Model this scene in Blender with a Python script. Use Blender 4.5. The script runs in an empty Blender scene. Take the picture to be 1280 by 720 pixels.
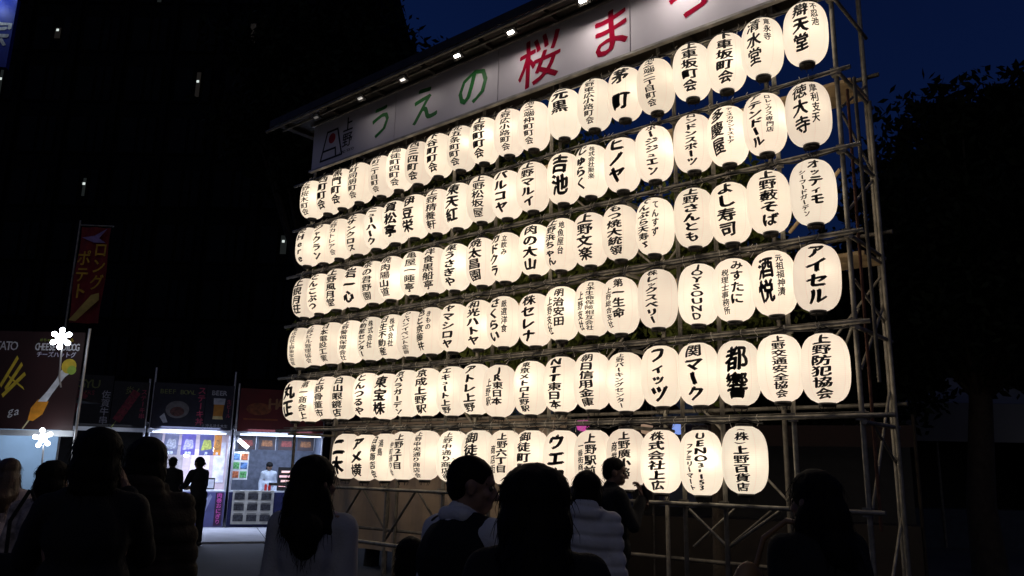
import bpy, bmesh, math, random
import numpy as np
from mathutils import Vector, Matrix, noise
R = math.radians
random.seed(7)
scene = bpy.context.scene
col = scene.collection

# ------------------------------------------------------------------ camera
cam_d = bpy.data.cameras.new('camera')
cam = bpy.data.objects.new('camera', cam_d)
col.objects.link(cam)
cam_d.sensor_width = 36.0
cam_d.lens = 28.17
cam_d.clip_start = 0.05
cam_d.clip_end = 2000
_yaw, _pit, _rol = -0.71337, 0.22157, 0.0210
_f = Vector((math.sin(_yaw)*math.cos(_pit), math.cos(_yaw)*math.cos(_pit), math.sin(_pit)))
_r = Vector((math.cos(_yaw), -math.sin(_yaw), 0)); _u = _r.cross(_f)
r2 = math.cos(_rol)*_r + math.sin(_rol)*_u
u2 = -math.sin(_rol)*_r + math.cos(_rol)*_u
cam.matrix_world = Matrix(((r2.x, u2.x, -_f.x, 2.4736), (r2.y, u2.y, -_f.y, -7.0885), (r2.z, u2.z, -_f.z, 1.65), (0, 0, 0, 1)))
scene.camera = cam

# ------------------------------------------------------------------ sky at nightfall
world = bpy.data.worlds.new('World')
scene.world = world
world.use_nodes = True
wn = world.node_tree
bg = wn.nodes['Background']
sky = wn.nodes.new('ShaderNodeTexSky')
sky.sky_type = 'NISHITA'
sky.sun_disc = False
sky.sun_elevation = R(-0.9)
sky.sun_rotation = R(250)
sky.ozone_density = 5.4
sky.air_density = 1.0
sky.dust_density = 0.3
wn.links.new(sky.outputs['Color'], bg.inputs['Color'])
bg.inputs['Strength'].default_value = 0.15
sun_d = bpy.data.lights.new('sun', 'SUN')
sun_d.energy = 0.085
sun_d.angle = R(70)
sun_d.color = (1.0, 0.95, 0.90)
sun = bpy.data.objects.new('sun', sun_d)
sun.rotation_euler = Vector((-.55, .65, -.6)).to_track_quat('-Z', 'Y').to_euler()
col.objects.link(sun)
scene.view_settings.view_transform = 'Standard'
scene.view_settings.look = 'None'
scene.view_settings.exposure = 0.0
scene.view_settings.gamma = 1.0
scene.view_settings.use_curve_mapping = False
scene.render.engine = 'CYCLES'
cy = scene.cycles
cy.use_denoising = True
cy.use_light_tree = True
cy.max_bounces = 6
cy.diffuse_bounces = 3
cy.glossy_bounces = 2
cy.transmission_bounces = 4
cy.transparent_max_bounces = 6
cy.caustics_reflective = False
cy.caustics_refractive = False
cy.sample_clamp_indirect = 3.0

# ------------------------------------------------------------------ materials
MATS = {}
def mat(name, color, rough=0.6, metal=0.0, var=0.25, scale=8.0, bump=0.0, bscale=None, spec=0.4, detail=4.0):
    """Principled with an uneven base colour (dirt, weave, wear) from object-space noise and an optional bump."""
    if name in MATS: return MATS[name]
    m = bpy.data.materials.new(name); m.use_nodes = True
    nt = m.node_tree; b = nt.nodes['Principled BSDF']
    tc = nt.nodes.new('ShaderNodeTexCoord')
    nz = nt.nodes.new('ShaderNodeTexNoise'); nz.inputs['Scale'].default_value = scale; nz.inputs['Detail'].default_value = detail
    nt.links.new(tc.outputs['Object'], nz.inputs['Vector'])
    ramp = nt.nodes.new('ShaderNodeValToRGB')
    c = Vector(color[:3])
    lo = c*(1-var); hi = c*(1+var)
    ramp.color_ramp.elements[0].position = 0.3; ramp.color_ramp.elements[1].position = 0.7
    ramp.color_ramp.elements[0].color = (*lo, 1); ramp.color_ramp.elements[1].color = (*[min(v, 1) for v in hi], 1)
    nt.links.new(nz.outputs['Fac'], ramp.inputs['Fac'])
    nt.links.new(ramp.outputs['Color'], b.inputs['Base Color'])
    b.inputs['Roughness'].default_value = rough
    b.inputs['Metallic'].default_value = metal
    b.inputs['Specular IOR Level'].default_value = spec
    if bump:
        n2 = nt.nodes.new('ShaderNodeTexNoise'); n2.inputs['Scale'].default_value = bscale or scale*6; n2.inputs['Detail'].default_value = 6
        nt.links.new(tc.outputs['Object'], n2.inputs['Vector'])
        bp = nt.nodes.new('ShaderNodeBump'); bp.inputs['Strength'].default_value = bump; bp.inputs['Distance'].default_value = 0.02
        nt.links.new(n2.outputs['Fac'], bp.inputs['Height']); nt.links.new(bp.outputs['Normal'], b.inputs['Normal'])
    MATS[name] = m
    return m

def emit(name, color, strength, base=0.6):
    if name in MATS: return MATS[name]
    m = bpy.data.materials.new(name); m.use_nodes = True
    b = m.node_tree.nodes['Principled BSDF']
    b.inputs['Base Color'].default_value = (base, base, base, 1)
    b.inputs['Emission Color'].default_value = (*color, 1)
    b.inputs['Emission Strength'].default_value = strength
    MATS[name] = m
    return m

def paper_material():
    """Lit lantern paper: a glowing translucent skin; doubled paper along the gores and thin bamboo hoops let less light out."""
    m = bpy.data.materials.new('lantern_paper'); m.use_nodes = True
    nt = m.node_tree; nt.nodes.clear()
    N = nt.nodes.new; L = nt.links.new
    out = N('ShaderNodeOutputMaterial')
    tc = N('ShaderNodeTexCoord'); sp = N('ShaderNodeSeparateXYZ'); L(tc.outputs['Object'], sp.inputs[0])
    at = N('ShaderNodeMath'); at.operation = 'ARCTAN2'; L(sp.outputs['X'], at.inputs[0]); L(sp.outputs['Y'], at.inputs[1])
    sc = N('ShaderNodeMath'); sc.operation = 'MULTIPLY'; sc.inputs[1].default_value = 8/(2*math.pi); L(at.outputs[0], sc.inputs[0])
    fr = N('ShaderNodeMath'); fr.operation = 'FRACT'; L(sc.outputs[0], fr.inputs[0])
    sub = N('ShaderNodeMath'); sub.operation = 'SUBTRACT'; sub.inputs[1].default_value = 0.5; L(fr.outputs[0], sub.inputs[0])
    ab = N('ShaderNodeMath'); ab.operation = 'ABSOLUTE'; L(sub.outputs[0], ab.inputs[0])
    gore = N('ShaderNodeMapRange'); gore.inputs['From Min'].default_value = 0.022; gore.inputs['From Max'].default_value = 0.034
    gore.inputs['To Min'].default_value = 0.80; gore.inputs['To Max'].default_value = 1.0; L(ab.outputs[0], gore.inputs['Value'])
    zs = N('ShaderNodeMath'); zs.operation = 'MULTIPLY'; zs.inputs[1].default_value = 2*math.pi*62; L(sp.outputs['Z'], zs.inputs[0])
    sn = N('ShaderNodeMath'); sn.operation = 'SINE'; L(zs.outputs[0], sn.inputs[0])
    hoop = N('ShaderNodeMapRange'); hoop.inputs['From Min'].default_value = 0.6; hoop.inputs['From Max'].default_value = 1.0
    hoop.inputs['To Min'].default_value = 1.0; hoop.inputs['To Max'].default_value = 0.88; L(sn.outputs[0], hoop.inputs['Value'])
    oi = N('ShaderNodeObjectInfo')
    nz = N('ShaderNodeTexNoise'); nz.inputs['Scale'].default_value = 7; nz.inputs['Detail'].default_value = 5
    ad = N('ShaderNodeVectorMath'); ad.operation = 'ADD'; L(tc.outputs['Object'], ad.inputs[0])
    cr = N('ShaderNodeCombineXYZ'); mu = N('ShaderNodeMath'); mu.operation = 'MULTIPLY'; mu.inputs[1].default_value = 50
    L(oi.outputs['Random'], mu.inputs[0]); L(mu.outputs[0], cr.inputs[0]); L(cr.outputs[0], ad.inputs[1]); L(ad.outputs[0], nz.inputs['Vector'])
    fib = N('ShaderNodeMapRange'); fib.inputs['From Min'].default_value = 0.3; fib.inputs['From Max'].default_value = 0.7
    fib.inputs['To Min'].default_value = 0.93; fib.inputs['To Max'].default_value = 1.05; L(nz.outputs['Fac'], fib.inputs['Value'])
    age = N('ShaderNodeMapRange'); age.inputs['To Min'].default_value = 0.84; age.inputs['To Max'].default_value = 1.08; L(oi.outputs['Random'], age.inputs['Value'])
    def mul(a, b):
        x = N('ShaderNodeMath'); x.operation = 'MULTIPLY'; L(a, x.inputs[0]); L(b, x.inputs[1]); return x.outputs[0]
    f = mul(mul(mul(gore.outputs[0], hoop.outputs[0]), fib.outputs[0]), age.outputs[0])
    tint = N('ShaderNodeValToRGB')
    tint.color_ramp.elements[0].color = (1.0, 0.85, 0.68, 1); tint.color_ramp.elements[1].color = (1.0, 0.88, 0.72, 1)
    e2 = tint.color_ramp.elements.new(0.5); e2.color = (1.0, 0.835, 0.69, 1)
    fr2 = N('ShaderNodeMath'); fr2.operation = 'FRACT'; m9 = N('ShaderNodeMath'); m9.operation = 'MULTIPLY'; m9.inputs[1].default_value = 9.7
    L(oi.outputs['Random'], m9.inputs[0]); L(m9.outputs[0], fr2.inputs[0]); L(fr2.outputs[0], tint.inputs['Fac'])
    em = N('ShaderNodeEmission'); L(tint.outputs['Color'], em.inputs['Color'])
    es = N('ShaderNodeMath'); es.operation = 'MULTIPLY'; es.inputs[1].default_value = PAPER_GLOW; L(f, es.inputs[0]); L(es.outputs[0], em.inputs['Strength'])
    tr = N('ShaderNodeBsdfTranslucent'); tr.inputs['Color'].default_value = (0.62, 0.57, 0.49, 1)
    a = N('ShaderNodeAddShader'); L(em.outputs[0], a.inputs[0]); L(tr.outputs[0], a.inputs[1])
    L(a.outputs[0], out.inputs['Surface'])
    return m

PAPER_GLOW = 0.53
BULB_W = 0.56

# ------------------------------------------------------------------ mesh helpers
class MB:
    """collects shapes and links them as ONE mesh object"""
    def __init__(s): s.v = []; s.f = []; s.mi = []; s.smooth = []
    def add(s, vs, fs, mi=0, smooth=False):
        o = len(s.v); s.v += [tuple(v) for v in vs]
        for f in fs: s.f.append([i+o for i in f]); s.mi.append(mi); s.smooth.append(smooth)
        return s
    def box(s, c, d, mi=0, rot=None):
        x, y, z = d[0]/2, d[1]/2, d[2]/2
        vs = [Vector(p) for p in ((-x,-y,-z),(x,-y,-z),(x,y,-z),(-x,y,-z),(-x,-y,z),(x,-y,z),(x,y,z),(-x,y,z))]
        if rot is not None: vs = [rot @ v for v in vs]
        vs = [v+Vector(c) for v in vs]
        return s.add(vs, [(0,3,2,1),(4,5,6,7),(0,1,5,4),(1,2,6,5),(2,3,7,6),(3,0,4,7)], mi)
    def tube(s, pts, r, n=8, mi=0, cap=True):
        pts = [Vector(p) for p in pts]
        rs = r if isinstance(r, (list, tuple)) else [r]*len(pts)
        vs = []; fs = []
        prev = None
        for i, p in enumerate(pts):
            t = (pts[min(i+1, len(pts)-1)]-pts[max(i-1, 0)]).normalized()
            if prev is None:
                a = t.orthogonal().normalized()
            else:
                a = (prev - t*prev.dot(t))
                a = a.normalized() if a.length > 1e-6 else t.orthogonal().normalized()
            prev = a; b = t.cross(a)
            for k in range(n):
                w = 2*math.pi*k/n
                vs.append(p+(a*math.cos(w)+b*math.sin(w))*rs[i])
        for i in range(len(pts)-1):
            for k in range(n):
                k2 = (k+1) % n
                fs.append((i*n+k, i*n+k2, (i+1)*n+k2, (i+1)*n+k))
        s.add(vs, fs, mi, True)
        if cap:
            s.add(vs[:n], [tuple(range(n))[::-1]], mi); s.add(vs[-n:], [tuple(range(n))], mi)
        return s
    def lathe(s, prof, n=24, c=(0,0,0), mi=0, smooth=True):
        vs = []; fs = []
        for r, z in prof:
            for k in range(n):
                w = 2*math.pi*k/n
                vs.append((c[0]+r*math.sin(w), c[1]-r*math.cos(w), c[2]+z))
        for i in range(len(prof)-1):
            for k in range(n):
                k2 = (k+1) % n
                fs.append((i*n+k, i*n+k2, (i+1)*n+k2, (i+1)*n+k))
        return s.add(vs, fs, mi, smooth)
    def ball(s, c, r, rot=None, n=14, m=9, mi=0):
        r = r if isinstance(r, (tuple, list)) else (r, r, r)
        vs = [Vector((0,0,-r[2]))]; fs = []
        for j in range(1, m):
            t = -math.pi/2+math.pi*j/m
            for k in range(n):
                w = 2*math.pi*k/n
                vs.append(Vector((r[0]*math.cos(t)*math.cos(w), r[1]*math.cos(t)*math.sin(w), r[2]*math.sin(t))))
        vs.append(Vector((0,0,r[2])))
        for k in range(n): fs.append((0, 1+(k+1)%n, 1+k))
        for j in range(m-2):
            for k in range(n):
                a = 1+j*n+k; b = 1+j*n+(k+1)%n
                fs.append((a, b, b+n, a+n))
        T = len(vs)-1
        for k in range(n): fs.append((T, 1+(m-2)*n+k, 1+(m-2)*n+(k+1)%n))
        if rot is not None: vs = [rot @ v for v in vs]
        return s.add([v+Vector(c) for v in vs], fs, mi, True)
    def cap(s, a, ra, b, rb, n=12):
        """tapered limb with round ends"""
        a = Vector(a); b = Vector(b); d = (b-a)
        L = max(d.length, 1e-5); d = d/L
        pts = []; rs = []
        for t in (-1, -.87, -.5): pts.append(a+d*ra*t); rs.append(max(ra*math.sqrt(1-t*t), 1e-4))
        for k in range(5): pts.append(a+d*L*k/4); rs.append(ra+(rb-ra)*k/4)
        for t in (.5, .87, 1): pts.append(b+d*rb*t); rs.append(max(rb*math.sqrt(1-t*t), 1e-4))
        return s.tube(pts, rs, n)
    def chain(s, pts):
        for (a, ra), (b, rb) in zip(pts[:-1], pts[1:]): s.cap(a, ra, b, rb)
        return s
    def poly(s, pts, y, mi=0, th=0.0):
        """flat outline in the local x-z plane at depth y, facing -y"""
        n = len(pts)
        if th:
            vs = [(x, y, z) for x, z in pts]+[(x, y+th, z) for x, z in pts]
            return s.add(vs, [tuple(range(n)), tuple(range(2*n-1, n-1, -1))]+[(i, i+n, (i+1)%n+n, (i+1)%n) for i in range(n)], mi)
        return s.add([(x, y, z) for x, z in pts], [tuple(range(n))], mi)
    def mesh(s, name):
        me = bpy.data.meshes.new(name)
        me.from_pydata(s.v, [], s.f)
        if any(s.mi): me.polygons.foreach_set('material_index', s.mi)
        me.polygons.foreach_set('use_smooth', s.smooth)
        me.update()
        return me
    def build(s, name, m, parent=None):
        return link(name, s.mesh(name), m, parent)

def link(name, me, m, parent=None, loc=None):
    o = bpy.data.objects.new(name, me)
    for x in (m if isinstance(m, (list, tuple)) else [m]):
        if x is not None and x.name not in [k.name for k in me.materials]: me.materials.append(x)
    col.objects.link(o)
    if parent is not None: o.parent = parent
    if loc is not None: o.location = loc
    return o

def tag(o, label=None, cat=None, group=None, kind=None):
    if label: o['label'] = label
    if cat: o['category'] = cat
    if group: o['group'] = group
    if kind: o['kind'] = kind
    return o

def thing(name, label, cat, loc=(0,0,0), rz=0.0, group=None):
    o = bpy.data.objects.new(name, None); col.objects.link(o)
    o.empty_display_size = 0.1
    o.location = loc; o.rotation_euler = (0, 0, rz)
    return tag(o, label, cat, group)

def lamp(name, kind, loc, watts, color, parent=None, size=0.1, rot=None, size_y=None, spot=None):
    d = bpy.data.lights.new(name, kind); d.energy = watts; d.color = color
    if kind == 'AREA':
        d.size = size
        if size_y: d.shape = 'RECTANGLE'; d.size_y = size_y
    else: d.shadow_soft_size = size
    if spot: d.spot_size = spot; d.spot_blend = 0.6
    o = bpy.data.objects.new(name, d); col.objects.link(o); o.location = loc
    if rot: o.rotation_euler = rot
    if parent is not None: o.parent = parent
    return o

# ------------------------------------------------------------------ writing
GLYPH = {}; INK = {}
_tc = bpy.data.curves.new('glyph', 'FONT'); _tc.fill_mode = 'FRONT'; _tc.resolution_u = 2
_to = bpy.data.objects.new('glyph', _tc); col.objects.link(_to)
def glyph(ch, w, cut=True):
    """outline of one character, centred in a unit cell, cut on a grid so that it can be wrapped round a lantern"""
    key = (ch, round(w, 3), cut)
    if key in GLYPH: return GLYPH[key]
    _tc.body = ch; _tc.offset = w
    dg = bpy.context.evaluated_depsgraph_get(); dg.update()
    ev = _to.evaluated_get(dg); me = ev.to_mesh()
    bm = bmesh.new(); bm.from_mesh(me); ev.to_mesh_clear()
    bmesh.ops.remove_doubles(bm, verts=bm.verts, dist=1e-4)
    if cut and len(bm.verts):
        for k in range(1, 6):
            for ax in (0, 1):
                c = [0, 0, 0]; nn = [0, 0, 0]; c[ax] = k/6 - (0.1 if ax else 0); nn[ax] = 1
                bmesh.ops.bisect_plane(bm, geom=bm.verts[:]+bm.edges[:]+bm.faces[:], plane_co=c, plane_no=nn, dist=1e-5)
    v = np.array([tuple(p.co) for p in bm.verts]).reshape(-1, 3)[:, :2]
    bm.verts.index_update()
    fs = [[q.index for q in f.verts] for f in bm.faces]
    INK[ch] = sum(f.calc_area() for f in bm.faces)
    bm.free()
    if len(v):
        if ord(ch) < 0x2000:                                  # latin letters and digits: fill the cell
            lo, hi = v.min(0), v.max(0)
            v = np.stack([(v[:, 0]-(lo[0]+hi[0])/2)*1.15, v[:, 1]-0.35], 1)
            if ch not in '-.()': v[:, 1] *= 1.15
        else:
            v = v-np.array([0.5, 0.38])
    GLYPH[key] = (v, fs)
    return GLYPH[key]

def brush(v, seed, amt=0.035, slant=0.10):
    """hand-lettered: rising cross strokes and an uneven outline"""
    v = v.copy()
    v[:, 1] += slant*v[:, 0]
    sx = np.sin(v[:, 1]*5.3+seed*1.7)+0.6*np.sin(v[:, 0]*9.1+seed*2.9); sy = np.sin(v[:, 0]*6.1+seed*3.1)+0.6*np.sin(v[:, 1]*8.3+seed)
    v[:, 0] += amt*sx; v[:, 1] += amt*sy
    return v

def text_mesh(items, seed=0, amt=0.0, slant=0.0, cut=False):
    """items: (character, x, z, width, height, weight) -> vertices in the x-z plane"""
    V = []; F = []; o = 0
    for k, (ch, x, z, w, h, wt) in enumerate(items):
        v, fs = glyph(ch, 0.0, cut)
        if not len(v): continue
        v = brush(v, seed+k*0.37, amt, slant) if amt else v
        if ch == 'ー' and VERT[0]: v = np.stack([-v[:, 1]*1.0, v[:, 0]], 1)
        if ch == '-' and VERT[0]: v = np.stack([v[:, 1], v[:, 0]*1.6], 1)
        if ch in '()' and VERT[0]: v = np.stack([v[:, 1], -v[:, 0]], 1)
        wt = wt*max(.38, min(1.3, 1.62-2.75*INK.get(ch, .3)))          # dense characters are written with a finer brush
        # a heavier brush: the stroke laid down again a little to each side
        offs = [(0, 0)] if wt <= 0 else [(0, 0), (wt, .2*wt), (-wt, -.2*wt), (.3*wt, .75*wt), (-.3*wt, -.75*wt)]
        for q, (dx, dz) in enumerate(offs):
            V.append(np.stack([x+(v[:, 0]+dx)*w, z+(v[:, 1]+dz)*h, np.full(len(v), q*0.00035+(k % 2)*0.00012)], 1)); F += [[i+o for i in f] for f in fs]; o += len(v)
    return (np.concatenate(V) if V else np.zeros((0, 3))), F
VERT = [False]

def flat_text(name, s, x, z, size, m, parent, y, weight=0.0, width=1.0, vertical=False, gap=1.0, amt=0.0, slant=0.0, seed=0):
    VERT[0] = vertical
    items = []
    if vertical:
        for k, ch in enumerate(s): items.append((ch, x, z-k*size*gap, size*width, size, weight))
    else:
        adv = [(0.62 if ord(ch) < 0x2000 else 1.0)*size*width*gap for ch in s]
        xx = x-sum(adv)/2
        for ch, a in zip(s, adv): items.append((ch, xx+a/2, z, size*width, size, weight)); xx += a
    V, F = text_mesh(items, seed, amt, slant)
    VERT[0] = False
    mb = MB(); mb.add([(a, y-c, b) for a, b, c in V], F)
    return mb.build(name, m, parent)

# ------------------------------------------------------------------ common materials
M_ink = mat('brush_ink', (0.006, 0.0055, 0.005), 0.7, var=0.4, scale=30)
M_black_lacquer = mat('black_lacquer', (0.012, 0.011, 0.010), 0.4, var=0.3)
M_steel = mat('galvanised_pipe', (0.27, 0.255, 0.215), 0.5, metal=0.55, var=0.35, scale=14, bump=0.15)
M_steel_dark = mat('old_pipe', (0.14, 0.13, 0.11), 0.6, metal=0.4, var=0.45, scale=10, bump=0.2)
M_rust = mat('rusty_pipe', (0.15, 0.07, 0.045), 0.75, metal=0.2, var=0.5, scale=16, bump=0.3)
M_plank = mat('scaffold_plank', (0.34, 0.25, 0.14), 0.75, var=0.35, scale=5, bump=0.3)
M_cable = mat('rubber_cable', (0.012, 0.012, 0.012), 0.5)
M_tie = mat('wire_tie', (0.72, 0.68, 0.58), 0.5, metal=0.0)
M_roofdark = mat('eave_paint', (0.035, 0.028, 0.022), 0.6, var=0.4, scale=4, bump=0.1)
M_board = mat('sign_board_white', (0.74, 0.69, 0.76), 0.55, var=0.05, scale=2, bump=0.02)
M_green = mat('sign_green', (0.02, 0.17, 0.035), 0.5, var=0.15)
M_red = mat('sign_red', (0.34, 0.003, 0.03), 0.9, var=0.15, spec=.1)
M_black = mat('print_black', (0.01, 0.01, 0.012), 0.6)
M_seam = mat('board_joint', (0.03, 0.03, 0.03), 0.7)

# ------------------------------------------------------------------ ground
def ground():
    m = bpy.data.materials.new('asphalt'); m.use_nodes = True
    nt = m.node_tree; b = nt.nodes['Principled BSDF']
    tc = nt.nodes.new('ShaderNodeTexCoord')
    n1 = nt.nodes.new('ShaderNodeTexNoise'); n1.inputs['Scale'].default_value = 0.6; n1.inputs['Detail'].default_value = 8
    n2 = nt.nodes.new('ShaderNodeTexNoise'); n2.inputs['Scale'].default_value = 90; n2.inputs['Detail'].default_value = 3
    nt.links.new(tc.outputs['Object'], n1.inputs['Vector']); nt.links.new(tc.outputs['Object'], n2.inputs['Vector'])
    mx = nt.nodes.new('ShaderNodeMix'); mx.data_type = 'FLOAT'; mx.inputs[0].default_value = 0.5
    nt.links.new(n1.outputs['Fac'], mx.inputs[2]); nt.links.new(n2.outputs['Fac'], mx.inputs[3])
    rp = nt.nodes.new('ShaderNodeValToRGB')
    rp.color_ramp.elements[0].position = 0.3; rp.color_ramp.elements[1].position = 0.75
    rp.color_ramp.elements[0].color = (0.03, 0.029, 0.028, 1); rp.color_ramp.elements[1].color = (0.085, 0.08, 0.075, 1)
    nt.links.new(mx.outputs[0], rp.inputs['Fac']); nt.links.new(rp.outputs['Color'], b.inputs['Base Color'])
    b.inputs['Roughness'].default_value = 0.8
    bp = nt.nodes.new('ShaderNodeBump'); bp.inputs['Strength'].default_value = 0.35; bp.inputs['Distance'].default_value = 0.01
    nt.links.new(n2.outputs['Fac'], bp.inputs['Height']); nt.links.new(bp.outputs['Normal'], b.inputs['Normal'])
    g = MB().add([(-600,-600,0),(600,-600,0),(600,600,0),(-600,600,0)], [(0,1,2,3)]).build('ground', m)
    tag(g, kind='structure')
ground()
# paved walkway in front of the stalls, laid parallel to their row
M_paving = mat('pale_paving', (0.33, 0.33, 0.34), 0.7, var=0.14, scale=1.5, bump=0.2, bscale=40)
ROW_RZ = R(60.9)
ROW_O = Vector((-17.07, 3.92, 0))
pv = MB()
for k in range(9):
    pv.box((-11.8+k*2.0, -1.2, 0.02), (1.985, 5.6, 0.04))
pv = pv.build('paved_walkway', M_paving)
pv.location = ROW_O; pv.rotation_euler = (0, 0, ROW_RZ)
tag(pv, kind='structure')

# ------------------------------------------------------------------ scaffold behind the lanterns
PIPE_Z = [6.13, 5.345, 4.575, 3.77, 2.955, 2.150, 1.355]
def build_scaffold():
    t = thing('scaffold', 'tall steel pipe scaffold that carries six rows of lit paper lanterns', 'scaffold', (-4, 0.4, 0))
    off = Vector((4, -0.4, 0))
    def P(x, y, z): return Vector((x, y, z))+off
    fx = [-8.05, -7.04, -5.88, -4.82, -4.06, -3.17, -1.48, -1.06, -0.36, 0.23]
    for i, x in enumerate(fx):
        mb = MB().tube([P(x, 0.12, 0.02), P(x+random.uniform(-.02,.02), 0.12, 6.9 if x < 0.2 else 7.6)], 0.0225, 12)
        for z in PIPE_Z:
            mb.box(P(x, 0.085, z), (0.07, 0.07, 0.075))
        mb.tube([P(x, 0.12, 0.012), P(x, 0.12, 0.03)], 0.075, 12)
        mb.build('upright', [M_steel, M_steel_dark, M_steel][i % 3] if x != -1.48 else M_steel_dark, t)
    for i, x in enumerate([-8.05, -6.5, -5.0, -3.6, -2.1, -0.75, 0.27]):
        mb = MB().tube([P(x, 0.85, 0.02), P(x, 0.85, 7.3)], 0.0245, 12)
        mb.tube([P(x, 0.85, 0.012), P(x, 0.85, 0.03)], 0.075, 12)
        mb.build('upright', M_steel_dark if i % 2 else M_steel, t)
    # second pipe sleeved to the corner post, and the red drop pipe beside the corner
    MB().tube([P(0.31, 0.80, 0.05), P(0.31, 0.80, 5.3)], 0.022, 10).build('upright', M_steel, t)
    MB().tube([P(0.29, 0.2, 1.2), P(0.29, 0.2, 5.2)], 0.014, 10).build('upright', M_rust, t)
    MB().tube([P(0.34, 0.3, 2.45), P(0.33, 0.3, 5.35)], 0.017, 10).build('upright', M_steel_dark, t)
    for j, z in enumerate(PIPE_Z):
        ex = 0.38+0.04*(j % 3 == 2)+(0.10 if j == 5 else 0)
        MB().tube([P(-8.5+0.06*(j % 2), 0.05, z-0.01), P(-4, 0.05, z-0.006), P(ex, 0.05, z)], 0.0215, 12).build('ledger', M_steel, t)
        # thin second rail strapped above
        if j not in (6,):
            MB().tube([P(-8.3, 0.085, z+0.036), P(-5.1, 0.085, z+0.030), P(-2.2, 0.085, z+0.034), P(0.3, 0.085, z+0.030)], 0.008, 8).build('ledger', M_steel_dark, t)
    for z in (0.75, 2.3, 3.95, 5.6, 6.95):
        MB().tube([P(-8.3, 0.885, z), P(0.4, 0.885, z)], 0.022, 10).build('ledger', M_steel_dark, t)
    for x in (-8.05, -5.0, -2.1, 0.25):
        for z in PIPE_Z[:-1]:
            MB().tube([P(x+0.04, -0.02, z-0.06), P(x+0.04, 0.95, z-0.06)], 0.02, 10).build('transom', M_steel, t)
    # bracing
    def brace(a, b, r=0.016, m=M_steel): MB().tube([P(*a), P(*b)], r, 8).build('brace', m, t)
    brace((-1.06, 0.17, 0.96), (-1.47, 0.17, 1.30)); brace((-1.06, 0.17, 0.98), (-0.55, 0.17, 1.33))
    brace((-1.06, 0.2, 1.0), (-0.80, 0.55, 1.31), 0.012, M_steel_dark); brace((-1.45, 0.2, 0.95), (-1.1, 0.4, 1.32), 0.012)
    for a in (-7.0, -5.9, -4.8, -4.05, -3.17):
        brace((a, 0.17, 0.72), (a+0.52, 0.17, 1.33), 0.016, M_steel_dark); brace((a, 0.17, 0.80), (a-0.52, 0.17, 1.33), 0.014, M_steel_dark)
    for a, b, z0, z1 in ((-8.05, -6.5, 1.4, 3.0), (-5.0, -6.5, 2.2, 3.8), (-3.6, -5.0, 1.4, 2.9), (-3.6, -2.1, 2.2, 3.7), (-0.75, -2.1, 1.4, 2.8),
                         (-6.5, -5.0, 3.9, 5.4), (-2.1, -3.6, 3.9, 5.3), (-2.1, -0.75, 3.9, 5.4), (-6.5, -8.05, 4.2, 5.6), (-0.75, 0.27, 2.3, 3.5)):
        brace((a, 0.82, z0), (b, 0.82, z1), 0.014)
    for z0, z1 in ((0.3, 1.3), (1.35, 2.5), (2.55, 3.25), (3.35, 3.05), (4.0, 4.5), (4.95, 4.55), (5.0, 5.5), (2.2, 1.75)):
        brace((0.25, 0.12, z0), (0.28, 0.85, z1), 0.014)
    brace((0.2, 0.12, 4.4), (-0.45, 0.5, 4.0), 0.018, M_plank); brace((0.24, 0.2, 3.1), (-0.2, 0.8, 2.6), 0.014)
    # walkway planks at two levels
    for z in (3.62, 5.33):
        for k, (x0, x1) in enumerate(((-8.0, -6.1), (-6.05, -4.1), (-4.05, -2.15), (-2.1, 0.30))):
            for q in range(2):
                MB().box(P((x0+x1)/2, 0.42+q*0.26, z+0.004*k), (x1-x0, 0.25, 0.035)).build('walk_plank', M_plank, t)
    # low guard rail standing in front of the left half
    MB().tube([P(-6.5, -0.5, 0.75), P(-4.9, -0.5, 0.735)], 0.024, 10).tube([P(-6.3,-0.5,0.75), P(-6.3,-0.5,0.03)], 0.02, 8).tube([P(-4.9,-0.5,0.735), P(-4.9,-0.5,0.03)], 0.02, 8).build('guard_rail', M_steel, t)
    MB().tube([P(-2.9, -0.45, 0.42), P(-0.9, -0.45, 0.42)], 0.024, 10).tube([P(-2.9,-0.45,0.42), P(-2.9,-0.45,0.03)], 0.02, 8).tube([P(-0.9,-0.45,0.42), P(-0.9,-0.45,0.03)], 0.02, 8).build('guard_rail', M_steel, t)
build_scaffold()

# canopy over the sign
def build_canopy():
    t = thing('canopy', 'dark narrow eave running above the white festival sign board', 'canopy roof', (-4, 0.3, 6.9))
    MB().box((0, 0.2, 0.165), (9.0, 2.0, 0.05)).build('roof_sheet', M_roofdark, t)
    MB().box((0, -0.80, 0.13), (9.0, 0.03, 0.12)).build('fascia', mat('fascia_metal', (0.028, 0.022, 0.017), 0.6, metal=0.0, var=0.4), t)
    MB().tube([(-4.6, -0.80, 0.03), (4.6, -0.80, 0.03)], 0.024, 10).build('eave_pipe', M_steel_dark, t)
    MB().tube([(-4.4, -0.62, 0.055), (4.6, -0.62, 0.055)], 0.02, 10).build('eave_pipe', M_steel_dark, t)
    for k in range(9):
        MB().box((-4.3+k*1.07, 0.19, 0.11), (0.06, 1.9, 0.055)).build('rafter', M_roofdark, t)
build_canopy()

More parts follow.
